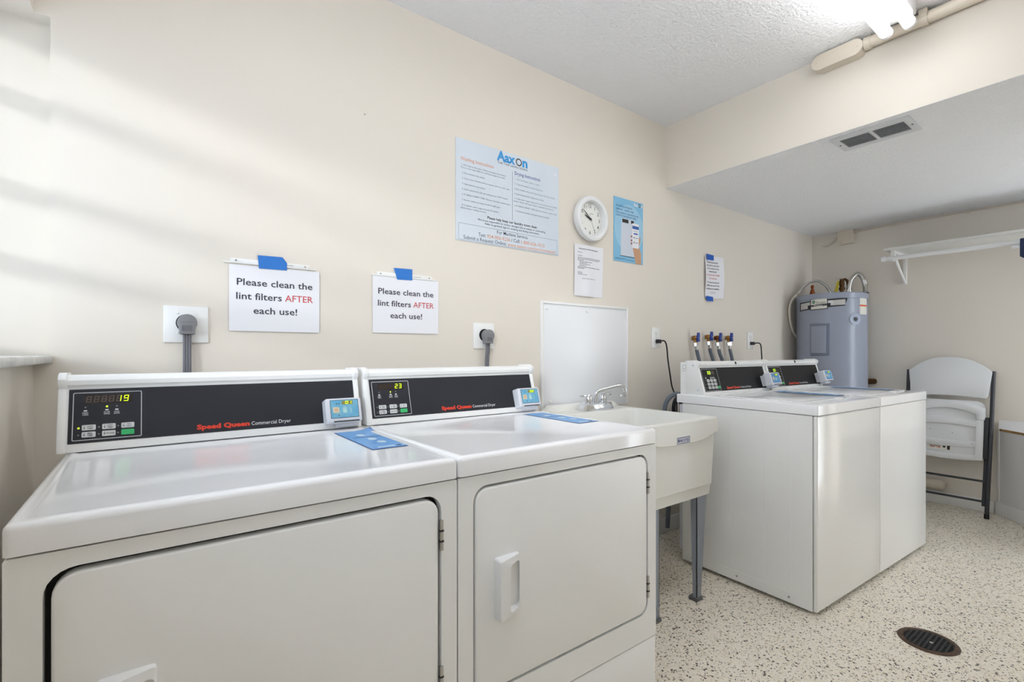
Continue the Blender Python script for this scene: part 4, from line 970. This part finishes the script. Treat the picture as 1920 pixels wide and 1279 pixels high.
lf = thing('fluorescent_light', 'twin tube fluorescent fixture on the ceiling', 'light', (0, 0, 0))
LX0, LX1 = -.10, 2.345; LY = .615  # fixture lengthened out of view to spread light along the room
MB().box(LX0, LX1 + .03, LY - .05, LY + .05, 2.395, ZC, .004).obj('housing', mat('white_fixture_enamel', (245, 245, 245), .4), lf)
for y_ in (LY - .037, LY + .037):
    MB().cyl((LX0 + .012, y_, 2.355), (LX1 - .012, y_, 2.355), .0205, 24).obj('lamp_tube', TUBE, lf)
    for a_, e_ in ((LX1 - .012, LX1 + .006), (LX0 - .006, LX0 + .012)):
        so_ = MB().cyl((a_, y_, 2.355), (e_, y_, 2.355), .0215, 20).box(a_ + .002, e_ - .002, y_ - .012, y_ + .012, 2.355, 2.40, .002).obj('lamp_holder', GLOBE, lf)

vt = thing('ceiling_vent', 'white air register with two banks of louvres in the low ceiling', 'vent', (2.643, .778, ZS - .001), (180, 0, 90))
# local: x along world y, y across, z down
VW, VH = .150, .098
fr_ = MB().ring(rrect(-VW, -VH, VW, VH, .003, 2), rrect(-VW + .03, -VH + .036, VW - .03, VH - .036, .002, 2), 0, .006).obj('frame', mat('white_register', (222, 223, 224), .5), vt)
MB().box(-VW + .028, VW - .028, -VH + .034, VH - .034, -.0005, .0008).obj('duct_shade', GAPSHADE, vt)  # black sheet standing in for the shaded duct
MB().box(-.007, .007, -VH + .036, VH - .036, .0006, .006, .001).obj('divider', MATS['white_register'], vt)
for bx0, bx1 in ((-VW + .03, -.007), (.007, VW - .03)):
    for k in range(9):
        yy = -VH + .0425 + k * .0139
        Ms = Matrix.Translation((0, yy, .0034)) @ Matrix.Rotation(R(-32), 4, 'X')
        MB(Ms).box(bx0, bx1, -.0046, .0046, -.0006, .0006).obj('louvre', MATS['white_register'], vt)
for q in (-VW + .014, VW - .014): MB().cyl((q, 0, .006), (q, 0, .0075), .004, 8).obj('screw', DARKBRASS, vt)

# ================================================================== FLOOR DRAIN
fd = thing('floor_drain', 'round rusty-rimmed floor drain with black grate', 'drain', (2.342, .522, 0))
MB().lathe([(.072, .0015), (.075, .004), (.088, .0035), (.092, .0008)], n=40).obj('rim', RUST, fd)
MB().cyl((0, 0, .0004), (0, 0, .0010), .074, 36).obj('sump_shade', GAPSHADE, fd)  # black disc standing in for the shade below the grate
for k in range(-4, 5):
    yy = k * .0145; hw = math.sqrt(.072 ** 2 - yy ** 2)
    MB().box(-hw, hw, yy - .003, yy + .003, .001, .0038).obj('grate_bar', GRATE, fd)
for k in range(-4, 5):
    xx = k * .0145; hw = math.sqrt(.072 ** 2 - xx ** 2)
    MB().box(xx - .0028, xx + .0028, -hw, hw, .001, .0036).obj('grate_bar', GRATE, fd)
MB().cyl((-.01, -.012, .0036), (-.01, -.012, .0052), .006, 10).obj('grate_screw', STEEL, fd)
